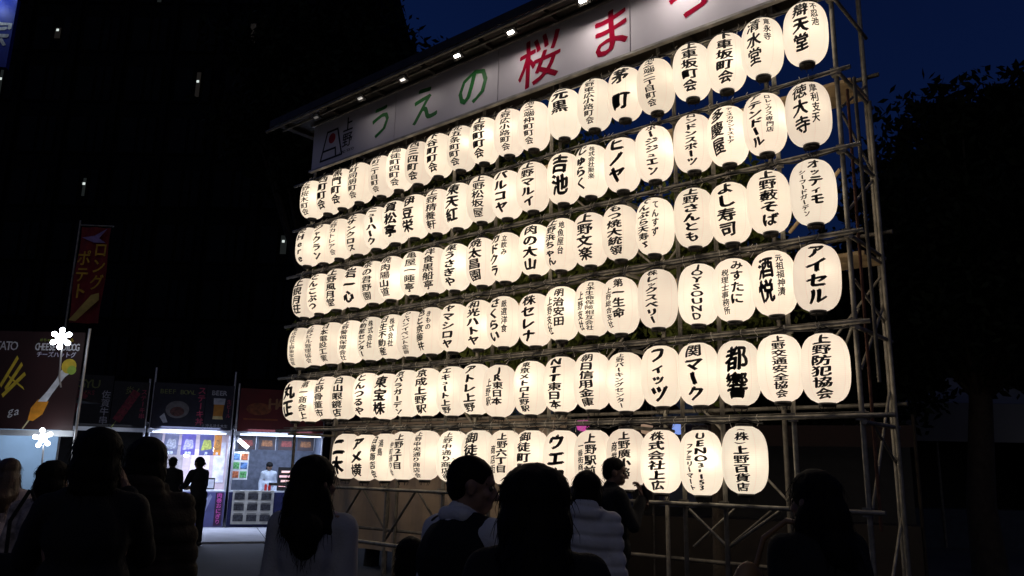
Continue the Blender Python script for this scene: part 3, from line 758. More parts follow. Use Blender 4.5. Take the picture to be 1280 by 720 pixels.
# nearest stall, at the left edge
def near_stall():
    t = thing('food_stall', 'food stall under a big dark banner of a cheese corn dog', 'food stall', (-11.01, -2.40, 0), R(40.9))
    for x in (-1.9, 0.53):
        MB().tube([(x, 0.05, 0), (x, 0.05, 3.65)], 0.022, 8).build('post', M_pole, t)
        MB().tube([(x-1.2, 1.8, 0), (x-1.2, 1.8, 2.5)], 0.022, 8).build('post', M_pole, t)
    MB().box((-1.2, .9, 2.62), (2.5, 1.6, 0.04)).build('roof', M_tent_dark, t)
    b = pframe(mat('banner_brown', (0.035, 0.013, 0.013), 0.55, var=0.3, scale=1.2), t, -1.85, 0.5, 2.08, 3.58, 0.0)
    wht = mat('print_white', (0.75, 0.75, 0.8), 0.6); vio = mat('print_violet', (0.12, 0.06, 0.35), 0.6)
    yel = mat('print_yellow', (0.75, 0.55, 0.05), 0.6); orn = mat('print_orange', (0.65, 0.25, 0.02), 0.6); lim = mat('print_lime', (0.35, 0.5, 0.08), 0.6)
    flat_text('lettering', 'CHEESE HOTDOG', 0.10, 3.345, .135, wht, b, -0.014, weight=0.035, width=.62)
    flat_text('lettering', 'チーズハットグ', 0.10, 3.225, .092, vio, b, -0.013, weight=0.06, width=.95)
    flat_text('lettering', 'チーズハットグ', 0.10, 3.225, .092, wht, b, -0.015, weight=0.02, width=.95)
    flat_text('lettering', 'めちゃうま', -0.05, 3.45, .055, lim, b, -0.014, weight=0.02)
    flat_text('lettering', 'のびーる', 0.22, 3.455, .06, yel, b, -0.014, weight=0.03)
    flat_text('lettering', 'POTATO', -0.78, 3.35, .17, wht, b, -0.014, weight=0.01, width=.8)
    flat_text('lettering', 'Yoga', -0.52, 2.35, .15, wht, b, -0.014, weight=0.0, slant=.25, amt=.02) if False else flat_text('lettering', 'ga', -0.42, 2.35, .15, wht, b, -0.014, weight=0.0, slant=.25, amt=.02)
    def blob(pts, m, y, name): return MB().poly(pts, y).build(name, m, b)
    # corn dog: stick, half eaten crust, stretched cheese, top crust
    blob([(-0.26, 2.09), (-0.24, 2.085), (-0.13, 2.26), (-0.15, 2.28)], mat('print_stick', (0.6, 0.5, 0.3), 0.6), -0.0125, 'picture')
    blob([(-0.19, 2.22), (-0.11, 2.205), (0.02, 2.31), (0.085, 2.50), (0.02, 2.555), (-0.08, 2.53), (-0.17, 2.40)], orn, -0.013, 'picture')
    blob([(-0.08, 2.50), (0.06, 2.50), (0.12, 2.62), (0.28, 2.88), (0.42, 3.0), (0.30, 3.10), (0.22, 3.0), (0.15, 2.84), (0.04, 2.66)], wht, -0.0135, 'picture')
    blob([(0.32+.115*math.cos(a*.4), 3.05+.115*math.sin(a*.4)) for a in range(16)], yel, -0.014, 'picture')
    blob([(0.37+.07*math.cos(a*.4), 2.99+.07*math.sin(a*.4)) for a in range(16)], lim, -0.0145, 'picture')
    for k, (xa, za, xb, zb) in enumerate(((-0.6, 2.9, -0.34, 2.72), (-0.62, 2.7, -0.42, 3.1), (-0.65, 2.6, -0.35, 2.95), (-0.7, 2.75, -0.5, 3.2))):
        blob([(xa, za), (xa+.03, za-.05), (xb+.03, zb-.05), (xb, zb)], yel, -0.013-.0003*k, 'picture')
    MB().box((-1.75, 1.75, 1.5), (2.2, 0.02, 1.5)).build('back_sheet', mat('blue_sheet', (0.36, 0.50, 0.68), 0.7, var=0.1, scale=2), t)
    MB().box((-0.7, 0.05, 2.03), (2.4, 0.02, 0.09)).build('valance', M_cloth_white, t)
    MB().box((-0.7, 0.35, 0.84), (2.4, 0.7, 0.04)).build('counter', M_counter, t)
    MB().box((-0.7, 0.0, 0.74), (2.4, 0.02, 0.16)).build('counter_front', mat('maroon_cloth', (0.12, 0.01, 0.03), 0.7), t)
    MB().box((-0.7, 0.012, 0.20), (2.4, 0.02, 0.38)).build('counter_skirt', M_cloth_white, t)
    MB().box((-0.7, 0.008, 0.42), (2.4, 0.022, 0.09)).build('counter_band', mat('blue_band', (0.01, 0.02, 0.35), 0.6), t)
    MB().poly([(-0.02, 0.47), (0.06, 0.42), (0.2, 0.62), (0.3, 0.66), (0.28, 0.58)], -0.012, th=.004).build('skirt_picture', mat('print_yellow2', (0.5, 0.55, 0.05), 0.6), t)
    lamp('stall_light', 'AREA', (-1.0, 0.8, 2.5), 24, (0.72, 0.85, 1.0), t, 1.2)
    return t
near_stall()
# flower-shaped LED lamps
def flower(label, loc, s, watts, petals=6):
    t = thing('flower_lamp', label, 'lamp', loc, R(40.9), 'white flower shaped lamps')
    mb = MB(); mb.ball((0, 0, 0), (s*.52, .035, s*.52), n=14)
    for k in range(petals):
        a = k*2*math.pi/petals+.5
        mb.cap((s*.35*math.cos(a), 0, s*.35*math.sin(a)), s*.14, (s*.85*math.cos(a), 0, s*.85*math.sin(a)), s*.27, 10)
    mb.build('petals', M_white_led, t)
    MB().tube([(0, 0.05, -0.1), (0.02, 0.06, -0.55), (0.06, 0.07, -0.7)], 0.012, 6).build('cord', M_pole, t)
    lamp('glow', 'POINT', (0, -0.12, 0), watts, (0.78, 0.88, 1.0), t, 0.12)
flower('white six-petal flower lamp glowing at the top corner of the corn dog banner', (-10.03, -2.63, 3.36), 0.145, 2.5)
flower('white flower lamp glowing under the corn dog banner', (-10.68, -2.45, 1.95), 0.135, 5, 5)
mc = thing('menu_stand', 'small green framed menu card standing on the near stall counter', 'menu card', (-11.15, -2.25, 0.86), R(40.9))
MB().box((0, 0.0, 0.15), (0.27, 0.02, 0.30)).build('frame', mat('green_frame', (0.05, 0.22, 0.12), 0.5), mc)
MB().box((0, -0.012, 0.16), (0.20, 0.006, 0.20)).build('card', mat('card_pale', (0.35, 0.5, 0.42), 0.6), mc)
MB().box((0.0, -0.016, 0.17), (0.06, 0.003, 0.07)).build('picture', mat('card_white', (0.7, 0.75, 0.75), 0.6), mc)
pc = thing('paper_carton', 'cream cardboard carton on the near stall counter beside the menu card', 'carton', (-10.9, -1.95, 0.86), R(40.9))
MB().box((0, 0, 0.22), (0.3, 0.22, 0.44)).build('box_body', mat('cream_card', (0.6, 0.55, 0.4), 0.7), pc)
MB().box((0, 0, 0.45), (0.31, 0.23, 0.02)).build('flap', mat('cream_card2', (0.5, 0.46, 0.34), 0.7), pc)

def row_stall(label, x0, x1, lit, cfg):
    """one stall of the far row; x along the row, y away from the path"""
    t = thing('food_stall', label, 'food stall', ROW_O, ROW_RZ)
    for x in (x0+.04, x1-.04):
        MB().tube([(x, 0.05, 0), (x, 0.05, cfg.get('post', 3.7))], 0.024, 8).build('post', M_pole, t)
        MB().tube([(x, 2.2, 0), (x, 2.2, 2.6)], 0.024, 8).build('post', M_pole, t)
    w = x1-x0; xm = (x0+x1)/2
    MB().box((xm, 1.22, 2.62), (w-.01, 2.2, 0.04)).build('roof', M_tent_dark, t)
    MB().box((xm, 0.02, 2.40), (w, 0.03, 0.10)).build('valance', M_cloth_white, t)
    MB().box((xm, 2.15, 1.3), (w-.02, 0.02, 2.5)).build('back_sheet', cfg['back'], t)
    for x in (x0+.015, x1-.015):
        MB().box((x, 1.15, 1.3), (0.015, 2.0, 2.45)).build('side_sheet', cfg.get('side', M_cloth_white), t)
    MB().box((xm, 0.3, 0.93), (w-.06, 0.6, 0.035)).build('counter', M_counter, t)
    MB().box((xm, -0.01, 0.48), (w-.04, 0.02, 0.86)).build('counter_front', cfg['front'], t)
    if cfg.get('tube'):
        MB().tube([(x0+.15, -.50, 2.36), (x1-.15, -.50, 2.36)], .016, 8).build('tube_light', emit('tube_glow', (.66, .76, 1.0), 4.0), t)
        for x in (x0+.2, x1-.2): MB().tube([(x, .0, 2.40), (x, -.50, 2.38)], .01, 6).build('bracket', M_pole, t)
        lamp('front_light', 'AREA', (xm, -.54, 2.34), cfg['tube'], (.58, .68, 1.0), t, w*.8, None, .05)
    if lit:
        lamp('stall_light', 'AREA', (xm, 0.55, 2.52), lit, cfg.get('lc', (0.80, 0.86, 1.0)), t, w*.7)
    return t
blk = mat('banner_black', (0.010, 0.010, 0.013), 0.6, var=0.3)
p_olive = mat('print_olive', (0.16, 0.18, 0.05), 0.6); p_meat = mat('print_meat', (0.16, 0.02, 0.03), 0.6, var=0.5, scale=14)
p_gry = mat('print_grey', (0.36, 0.36, 0.38), 0.6); p_pink = mat('print_pink', (0.4, 0.05, 0.1), 0.6)
s1 = row_stall('dark food stall with a black banner reading WAGYU and skewers', -3.95, -1.68, 6, dict(back=M_tent_dark, front=blk, side=M_tent_dark))
def skewer(p, x, z, n, s, ang, m):
    mb = MB()
    d = Vector((math.cos(ang), math.sin(ang)))
    q = Vector((-d.y, d.x))
    for k in range(n):
        c = Vector((x, z))+d*s*k*.9
        mb.poly([c-d*s*.42-q*s*.5, c+d*s*.42-q*s*.55, c+d*s*.45+q*s*.5, c-d*s*.4+q*s*.52], -0.014-.0002*k)
    mb.build('picture', m, p)
    a = Vector((x, z))-d*s*1.5; b = Vector((x, z))+d*s*n*.9
    w = q*.012
    MB().poly([a-w, b-w, b+w, a+w], -0.0125).build('picture', p_olive, p)
b = pframe(blk, s1, -3.9, -2.55, 2.46, 3.72, 0.0)
flat_text('lettering', 'WAGYU', -3.28, 3.50, .26, p_olive, b, -0.014, weight=0.01, width=1.05)
flat_text('lettering', 'SKEWERS', -3.22, 3.28, .13, p_meat, b, -0.014, weight=0.01, width=1.0)
flat_text('lettering', '佐賀牛串', -2.68, 3.25, .21, p_gry, b, -0.014, weight=0.01, vertical=True)
skewer(b, -3.45, 2.72, 4, .19, R(62), p_meat); skewer(b, -3.78, 2.62, 4, .13, R(88), p_meat)
MB().poly([(-3.75+.1*math.cos(k*.4), 3.15+.1*math.sin(k*.4)) for k in range(16)], -0.0155).build('picture', p_olive, b)
b = pframe(blk, s1, -2.53, -1.72, 2.46, 3.60, 0.0)
skewer(b, -2.35, 2.68, 5, .19, R(62), p_meat)
flat_text('lettering', 'ステーキ串', -1.82, 3.35, .15, p_pink, b, -0.014, vertical=True)
flat_text('lettering', '炎', -2.15, 3.38, .22, p_olive, b, -0.014)

s2 = row_stall('brightly lit food stall with a beer glass on its black banner', -1.64, 0.38, 130, dict(back=mat('back_pink', (0.55, 0.44, 0.44), 0.7, var=0.1), front=mat('skirt_violet', (0.10, 0.10, 0.24), 0.6, var=0.25, scale=3), post=4.0, tube=55, lc=(.60, .70, 1.0)))
b = pframe(mat('banner_navy', (0.010, 0.010, 0.02), 0.6), s2, -1.6, -0.35, 2.46, 3.62, 0.0)
flat_text('lettering', 'ステーキ丼', -0.45, 3.46, .2, p_pink, b, -0.014, weight=0.02, vertical=True)
flat_text('lettering', 'BEEF BOWL', -1.02, 3.40, .14, p_olive, b, -0.014, weight=0.0, width=1.1)
MB().poly([(-1.0+.28*math.cos(k*.2), 2.95+.22*math.sin(k*.2)) for k in range(31)], -0.0125).build('picture', mat('print_bowl', (0.13, 0.12, 0.12), 0.6), b)
MB().poly([(-1.0+.17*math.cos(k*.2), 2.90+.12*math.sin(k*.2)) for k in range(31)], -0.014).build('picture', mat('print_beef', (0.08, 0.03, 0.025), 0.6, var=.6, scale=20), b)
MB().poly([(-1.4, 2.75), (-1.3, 2.6), (-1.2, 2.62), (-1.3, 2.85)], -0.014).build('picture', p_gry, b)
b = pframe(mat('banner_navy', (0.010, 0.010, 0.02), 0.6), s2, -0.34, 0.34, 2.46, 3.62, 0.003)
flat_text('lettering', 'BEER', -0.02, 3.42, .15, p_gry, b, -0.012, weight=0.02, width=1.0)
MB().poly([(-.13, 2.82), (.10, 2.82), (.12, 3.12), (-.13, 3.12)], -0.0105).build('picture', mat('print_beer', (0.40, 0.16, 0.02), 0.6, var=.2), b)
MB().poly([(-.14, 3.12), (.13, 3.12), (.14, 3.28), (-.15, 3.28)], -0.0105).build('picture', p_gry, b)
MB().poly([(-.14, 2.74), (.12, 2.74), (.10, 2.82), (-.13, 2.82)], -0.0105).build('picture', mat('print_foam', (0.5, 0.42, 0.2), 0.6), b)
flat_text('lettering', '生ビール', 0.24, 3.2, .12, p_pink, b, -0.012, vertical=True)
flat_text('lettering', '冷え冷え大生', -0.02, 2.57, .09, p_gry, b, -0.012, weight=0.02)
# hanging menus
for k, (x, c1, c2, r) in enumerate(((-1.45, (.12,.12,.16), (.4,.4,.45), .05), (-1.05, (.10,.10,.15), (.5,.5,.55), .05), (-0.65, (.08,.06,.22), (.6,.55,.8), .0), (-0.22, (.06,.06,.15), (.55,.6,.10), -.03), (0.06, (.5,.18,.02), (.7,.3,.05), .0))):
    w = .34 if k < 4 else .18
    mm = thing('hanging_menu', ['dark menu sheet hanging first from the left under the beer banner','dark menu sheet hanging second under the beer banner','violet menu sheet hanging in the middle under the beer banner','menu sheet with a yellow picture hanging under the beer banner','narrow orange menu strip hanging under the beer banner'][k], 'menu', ROW_O+Matrix.Rotation(ROW_RZ, 3, 'Z') @ Vector((x, 0.12, 2.34)), ROW_RZ, 'hanging menus of the beer stall')
    mm.rotation_euler = (0, r, ROW_RZ)
    MB().box((0, 0, -.26), (w, .01, .52)).build('sheet', mat('menu_sheet%d' % k, c1, .5), mm)
    MB().poly([(-w*.4, -.40), (w*.38, -.36), (w*.3, -.14), (-w*.2, -.12)], -.007).build('picture', mat('menu_pic%d' % k, tuple(v*.45 for v in c2), .5, var=.6, scale=18), mm)
    flat_text('lettering', ['牛串','肉巻','串焼','丼','生'][k], 0, -.47, .08, mat('card_white', (0.7, 0.75, 0.75), 0.6), mm, -.0075, weight=.02)
for k, (x, z) in enumerate(((-0.68, 1.83), (0.02, 1.98))):
    bl = thing('bulb_lamp', ['round white bulb hanging over the left of the beer stall counter','round white bulb hanging over the right of the beer stall counter'][k], 'lamp', ROW_O+Matrix.Rotation(ROW_RZ, 3, 'Z') @ Vector((x, 0.5, z)), ROW_RZ, 'bulbs of the beer stall')
    MB().ball((0, 0, 0), 0.07).build('bulb', M_warm_led, bl)
    MB().tube([(0, 0, .06), (0, 0, .5)], .008, 6).lathe([(.03, .05), (.03, .1), (.01, .12)], 10).build('cord', M_cable, bl)
    lamp('glow', 'POINT', (0, -.1, -.02), 4, (1, .93, .85), bl, .07)
pp = MB(); pp.poly([(-0.45, 0.1), (-0.2, 0.55), (-0.12, 0.85), (-0.3, 0.8), (-0.6, 0.35)], -0.0225); pp.poly([(-.1, .4), (.05, .8), (.0, .86), (-.2, .6)], -0.0225)
pp.build('skirt_picture', mat('skirt_pale', (0.30, 0.31, 0.45), .6), s2)
pframe(mat('skirt_dark', (0.05, 0.02, 0.06), .6), s2, .13, .32, .08, .90, -.024, .006, 'skirt_sign')
flat_text('lettering', '肉巻おにぎり', .225, .83, .13, mat('print_hotpink', (0.75, 0.12, 0.45), .6), s2, -.0285, weight=.02, vertical=True)
tg = thing('price_tag', 'small white framed price card on the beer stall counter', 'price card', ROW_O+Matrix.Rotation(ROW_RZ, 3, 'Z') @ Vector((-.02, .15, .95)), ROW_RZ)
MB().box((0, 0, .16), (.2, .015, .3), rot=Matrix.Rotation(R(-12), 3, 'X')).build('frame', M_black_lacquer, tg)
MB().box((0, -.012, .16), (.15, .006, .22), rot=Matrix.Rotation(R(-12), 3, 'X')).build('card', p_gry, tg)
pst = [pframe(mat('wall_poster%d' % k, c, .6, var=.3, scale=6), s2, x0, x1, z0, z1, 2.12, .01, 'poster') for k, (x0, x1, z0, z1, c) in enumerate(((-1.4, -.8, 1.3, 2.1, (.3,.26,.25)), (-.6, -.1, 1.2, 2.0, (.75,.6,.55)), (0, .3, 1.1, 2.2, (.7,.68,.72))))]

s3 = row_stall('food stall with a red banner and white menu boards on its counter', 0.42, 2.75, 55, dict(back=mat('back_blue', (0.16, 0.18, 0.24), 0.7), front=mat('navy_cloth', (0.008, 0.010, 0.06), .7), lc=(.62, .74, 1.0), side=mat('back_blue', (0.16, 0.18, 0.24), 0.7), tube=45))
b = pframe(mat('banner_red2', (0.09, 0.008, 0.008), .6, var=.3, scale=2), s3, .5, 2.7, 2.46, 3.58, 0.0)
flat_text('lettering', 'HAMBURG', 1.95, 3.2, .34, mat('print_tan', (0.25, 0.12, 0.05), .6), b, -.014, weight=.03, width=.95)
MB().poly([(1.0+.32*math.cos(k*.2), 3.05+.16*math.sin(k*.2)) for k in range(31)], -.0125).build('picture', mat('print_bun', (0.17, .05, .015), .6, var=.5, scale=9), b)
MB().poly([(.62, 2.76), (1.5, 2.76), (1.5, 2.8), (.62, 2.8)], -.0125).build('picture', mat('print_rust', (0.2, .05, .01), .6), b)
for k in range(4):
    x = 0.78+k*.5
    mm = thing('hanging_menu', 'dark food photo card, %s from the left under the red banner' % ORD[k], 'menu', ROW_O+Matrix.Rotation(ROW_RZ, 3, 'Z') @ Vector((x, 0.10, 2.34)), ROW_RZ, 'photo cards of the red banner stall')
    MB().box((0, 0, -.17), (.42, .01, .34)).build('sheet', mat('menu_dark', (.035, .025, .025), .5), mm)
    MB().poly([(-.15, -.25), (.15, -.25), (.13, -.1), (-.12, -.1)], -.007).build('picture', mat('menu_food%d' % (k % 2), (.22, .09, .03) if k % 2 else (.2, .04, .03), .5, var=.6, scale=18), mm)
    MB().box((.225, 0, -.17), (.012, .012, .36)).build('edge', M_pole, mm)
lw = lamp('stall_light', 'POINT', (.68, .25, 2.05), 8, (.85, .93, 1.0), s3, .06)
tl = thing('tube_lamp', 'slanted white tube lamp at the left post of the red banner stall', 'lamp', ROW_O+Matrix.Rotation(ROW_RZ, 3, 'Z') @ Vector((.68, .1, 2.1)), ROW_RZ)
MB().tube([(-.12, 0, .14), (.13, 0, -.06)], .05, 10).build('tube', M_white_led, tl)
MB().tube([(-.17, 0, .18), (-.12, 0, .14)], .055, 10).build('socket', M_pole, tl)
# bottles and cartons on the counters
for q, (x, y) in enumerate(((-1.15, .2), (-1.02, .26), (-.9, .2), (1.35, .2), (1.45, .27))):
    bt = thing('sauce_bottle', 'small red sauce bottle with a white cap on the %s counter' % ('beer stall' if q < 3 else 'red banner stall'), 'bottle', ROW_O+Matrix.Rotation(ROW_RZ, 3, 'Z') @ Vector((x, y, .95)), ROW_RZ, 'sauce bottles on the %s counter' % ('beer stall' if q < 3 else 'red banner stall'))
    MB().lathe([(0, 0), (.034, 0), (.036, .01), (.036, .13), (.018, .17)], 12).build('bottle_body', mat('sauce_red', (.35, .02, .015), .3), bt)
    MB().lathe([(.016, .168), (.017, .172), (.006, .225), (0, .226)], 10).build('cap', M_cloth_white, bt)
for q, (x, c, lab) in enumerate(((-.55, (.55, .35, .05), 'yellow'), (-.32, (.1, .3, .12), 'green'), (2.05, (.5, .2, .04), 'orange'))):
    bx = thing('carton', '%s food carton standing on the %s counter' % (lab, 'beer stall' if q < 2 else 'red banner stall'), 'carton', ROW_O+Matrix.Rotation(ROW_RZ, 3, 'Z') @ Vector((x, .3, .95)), ROW_RZ+.2)
    MB().box((0, 0, .12), (.17, .12, .24)).build('box_body', mat('carton_'+lab, c, .6, var=.3), bx)
    MB().box((0, -.062, .13), (.11, .004, .1)).build('print', M_cloth_white, bx)
# white menu boards hung on the counter
mbd = thing('menu_board', 'white board with a grid of small dark menu photos on the stall counter front', 'menu board', ROW_O+Matrix.Rotation(ROW_RZ, 3, 'Z') @ Vector((1.05, -.06, .12)), ROW_RZ)
MB().box((0, 0, .42), (1.02, .02, .84)).build('board', mat('board_ivory', (.42, .40, .34), .6), mbd)
for i in range(3):
    for k in range(3):
        f = MB().box((-.34+k*.33, -.014, .15+i*.27), (.25, .006, .16)).build('photo', mat('photo_dark', (.04, .04, .045), .4, var=.8, scale=25), mbd)
        MB().box((-.34+k*.33, -.014, .255+i*.27), (.22, .006, .025)).build('caption', mat('caption_grey', (.12, .12, .11), .6), mbd)
pm = thing('photo_poster', 'poster of coloured food photos on the left side of the red banner stall', 'poster', ROW_O+Matrix.Rotation(ROW_RZ, 3, 'Z') @ Vector((.66, .35, 1.3)), ROW_RZ)
MB().box((0, 0, .28), (.42, .015, .72)).build('sheet', mat('poster_white', (.6, .62, .6), .6), pm)
for i in range(3):
    for k in range(2):
        MB().box((-.1+k*.2, -.011, .05+i*.23), (.17, .006, .17)).build('photo', mat('photo_c%d' % ((i+k) % 3), ((.4,.12,.05),(.1,.3,.1),(.1,.2,.4))[(i+k) % 3], .5, var=.8, scale=22), pm)
ls = thing('menu_light_box', 'small orange lit menu box on the counter under the red banner', 'light box', ROW_O+Matrix.Rotation(ROW_RZ, 3, 'Z') @ Vector((1.85, .25, .95)), ROW_RZ)
MB().box((0, .03, .3), (.42, .06, .62)).build('case', M_black_lacquer, ls)
for k in range(4):
    MB().box((0.02*(k % 2), -.004, .13+k*.12), (.34-.05*(k % 2), .006, .055)).build('lit_row', emit('orange_glow%d' % (k % 2), (1.0, .22+.1*(k % 2), .03), 1.6 if k > 1 else .6), ls)
gs = thing('glass_case', 'glass display case on the counter at the right end of the red banner stall', 'display case', ROW_O+Matrix.Rotation(ROW_RZ, 3, 'Z') @ Vector((2.35, .25, .95)), ROW_RZ)
fr = MB()
for x in (-.24, .24):
    for y in (-.15, .15): fr.box((x, y, .3), (.02, .02, .6))
fr.box((0, 0, .6), (.5, .32, .02)); fr.box((0, 0, .02), (.5, .32, .04))
fr.build('frame', M_pole, gs)
MB().box((0, .13, .3), (.44, .01, .52)).build('lit_back', emit('case_glow', (.35, .45, .6), .5), gs)

# ------------------------------------------------------------------ back of the lantern wall: sheet, marquee, sundry
def tarp():
    m = mat('beige_tarp', (0.30, 0.235, 0.18), 0.75, var=0.15, scale=2, bump=0.15, bscale=9)
    t = thing('tarpaulin_screen', 'beige tarpaulin screen stretched behind the lowest lantern rows', 'tarpaulin', (-8.0, 1.6, 0))
    mb = MB(); nx, nz = 60, 14
    def p(i, k):
        x = -1.1+5.1*i/nx; z = 0.35+2.0*k/nz
        return (x, 0.05*math.sin(x*5)*math.sin(z*2)+.03*math.sin(x*11+z*3), z)
    for i in range(nx):
        for k in range(nz): mb.add([p(i, k), p(i+1, k), p(i+1, k+1), p(i, k+1)], [(0, 1, 2, 3)], 0, True)
    mb.build('cloth', m, t)
    MB().tube([(-1.15, .03, 2.36), (4.05, .03, 2.36)], .02, 8).tube([(-1.1, .03, 0), (-1.1, .03, 2.4)], .02, 8).tube([(0.4, .06, 0), (.4, .06, 2.4)], .02, 8).tube([(4.0, .03, 0), (4.0, .03, 2.4)], .02, 8).build('frame', M_steel_dark, t)
tarp()
def marquee():
    t = thing('marquee', 'long grey marquee in the dark right of the scaffold', 'marquee', (-1.5, 16.0, 0), R(38))
    m = mat('marquee_cloth', (0.2, 0.2, 0.19), .7, var=.1, scale=1)
    MB().box((0, 0, 3.0), (9, .04, .95)).build('valance', m, t)
    MB().add([(-4.5, 0, 3.48), (4.5, 0, 3.48), (4.5, 2.5, 4.4), (-4.5, 2.5, 4.4)], [(0, 1, 2, 3)]).build('roof', m, t)
    for x in (-4.4, -1.5, 1.4, 4.4): MB().tube([(x, .03, 0), (x, .03, 3.4)], .03, 8).build('post', M_steel_dark, t)
    MB().box((0, 2.4, 1.3), (9, .04, 2.6)).build('back_sheet', M_tent_dark, t)
    MB().box((1.9, .1, 1.4), (1.4, .04, 2.2)).build('side_sheet', m, t)
    MB().box((-1.0, .4, .45), (5, .7, .9)).build('table', mat('table_dark', (.03, .04, .06), .6), t)
    lamp('tent_light', 'POINT', (2.8, -1.5, 2.6), 3, (.8, .85, 1.0), t, .08)
    MB().ball((2.55, -.2, 2.35), .05).build('bulb', M_warm_led, t)
marquee()
def back_stall():
    t = thing('back_stall', 'dim stall with striped cloth seen through the scaffold under the lanterns', 'stall', (-2.6, 4.4, 0), R(20))
    MB().box((0, 0, 2.2), (4.2, .03, .3)).build('valance', mat('valance_maroon', (.02, .007, .007), .7), t)
    MB().box((0, 1.0, 1.2), (4.2, .03, 2.0)).build('back_sheet', mat('back_grey', (.018, .018, .02), .7), t)
    MB().box((0, .2, .5), (4.1, .6, 1.0)).build('counter', mat('counter_brown', (.02, .014, .01), .6), t)
    for x in (-2.08, 2.08): MB().tube([(x, 0, 0), (x, 0, 2.5)], .025, 8).build('post', M_bark, t)
    MB().box((-1.2, -.02, 1.3), (.55, .02, .32)).build('notice', mat('notice_navy', (.02, .03, .08), .5), t)
    flat_text('lettering', 'OPEN', -1.2, 1.32, .13, mat('notice_white', (.5, .55, .65), .5), t, -.034, weight=.02) if False else None
back_stall()
for nm, lab, loc, c, s in (('festival_lamp', 'pink festival lamp glowing far behind the scaffold between the lowest rows', (-4.70, 2.9, 2.31), (.95, .08, .55), .55),
                           ('festival_lamp', 'red festival lamp glowing dimly behind the lowest rows', (-5.23, 2.4, 2.34), (.7, .06, .05), .25),
                           ('festival_lamp', 'blue white lamp shining behind the lowest rows at the right', (-3.58, 3.8, 2.29), (.25, .4, 1.0), .8),
                           ('festival_lamp', 'beige paper festival lamp behind the lowest rows', (-3.95, 3.5, 2.28), (.8, .5, .32), .35)):
    t = thing(nm, lab, 'lamp', loc, 0, 'coloured lamps behind the scaffold')
    MB().lathe([(.02, -.09), (.08, -.07), (.10, 0), (.08, .07), (.02, .09)], 14).build('globe', emit('glow_'+lab.split()[0], c, s, .3), t)
    MB().tube([(0, 0, .08), (0, 0, .5)], .006, 5).lathe([(.03, .085), (.03, .1)], 10).build('cord', M_cable, t)
    MB().tube([(0, .15, -loc[2]), (0, .15, .5), (0, 0, .5)], .015, 6).build('post', M_steel_dark, t)

# ------------------------------------------------------------------ people
def remesh(mb, name, voxel, m, parent, smooth=4, wr=0.0, wscale=7.0, seed=0, wz=1.0, quilt=0.0):
    me = mb.mesh(name+'_raw')
    o = bpy.data.objects.new(name+'_raw', me); col.objects.link(o)
    a = o.modifiers.new('r', 'REMESH'); a.mode = 'VOXEL'; a.voxel_size = voxel; a.use_smooth_shade = True
    s = o.modifiers.new('s', 'SMOOTH'); s.iterations = smooth; s.factor = 0.5
    dg = bpy.context.evaluated_depsgraph_get(); dg.update()
    out = bpy.data.meshes.new_from_object(o.evaluated_get(dg), depsgraph=dg)
    bpy.data.objects.remove(o); bpy.data.meshes.remove(me)
    out.name = name
    if wr:
        n = len(out.vertices)
        co = np.empty(n*3); out.vertices.foreach_get('co', co); co = co.reshape(-1, 3)
        no = np.empty(n*3); out.vertices.foreach_get('normal', no); no = no.reshape(-1, 3)
        d = np.array([noise.noise(Vector((p[0]*wscale+seed, p[1]*wscale, p[2]*wscale*wz)))+.5*noise.noise(Vector((p[0]*wscale*2.3, p[1]*wscale*2.3+seed, p[2]*wscale*2.3*wz))) for p in co])
        if quilt: d = d*.6-(quilt/wr)*np.abs(np.cos((co[:, 2]+.012*np.sin(co[:, 0]*9))*math.pi/.085))**6*1.6
        co += no*(d*wr)[:, None]
        out.vertices.foreach_set('co', co.ravel()); out.update()
    out.polygons.foreach_set('use_smooth', [True]*len(out.polygons))
    return link(name, out, m, parent)

M_skin = mat('skin', (0.24, 0.14, 0.095), 0.6, var=0.08, scale=30, bump=0.05)
M_hair = mat('black_hair', (0.004, 0.0032, 0.003), 0.7, var=0.3, scale=40, bump=0.15, bscale=120, spec=.12)
M_hair_brown = mat('brown_hair', (0.06, 0.032, 0.018), 0.4, var=0.3, scale=40, bump=0.3, bscale=120)
def cloth(name, c, **k): return mat(name, c, k.pop('rough', .85), var=k.pop('var', .12), scale=k.pop('scale', 5), bump=.25, bscale=k.pop('bscale', 90), spec=.2)

def hand(mb, wrist, d, palm_n, s=1.0, curl=0.5, thumb=1):
    """palm and five curled fingers; d = direction of the hand, palm_n = direction the palm faces"""
    w = Vector(wrist); d = Vector(d).normalized(); n = Vector(palm_n); n = (n-d*n.dot(d)).normalized(); sd = d.cross(n)*thumb
    L = .095*s
    for k in range(4):
        a = w+d*.01+sd*(.5-k/3)*.038*s; b = w+d*L*(1-.05*abs(k-1))+sd*(.5-k/3)*.066*s
        mb.cap(a, .016*s, b, .0125*s, 8)
    fl = [.072, .082, .076, .058]
    for k in range(4):
        p = w+d*L*(1-.05*abs(k-1))+sd*(.5-k/3)*.066*s; ang = curl*.5
        for q, fr in enumerate((.45, .31, .24)):
            dd = d*math.cos(ang)+n*math.sin(ang)
            e = p+dd*fl[k]*s*fr
            mb.cap(p, (.0095-.0008*q)*s, e, (.0088-.0009*q)*s, 8)
            p = e; ang += curl*(1.0 if q == 0 else .8)
    p = w+d*.025*s+sd*.026*s
    e = p+(d*.6+sd*.7+n*.35).normalized()*.042*s; mb.cap(p, .014*s, e, .0105*s, 8)
    f = e+(d*.85+sd*.25+n*.35).normalized()*.030*s; mb.cap(e, .0105*s, f, .009*s, 8)
    g = f+(d*.9+n*.4).normalized()*.022*s; mb.cap(f, .009*s, g, .0075*s, 8)

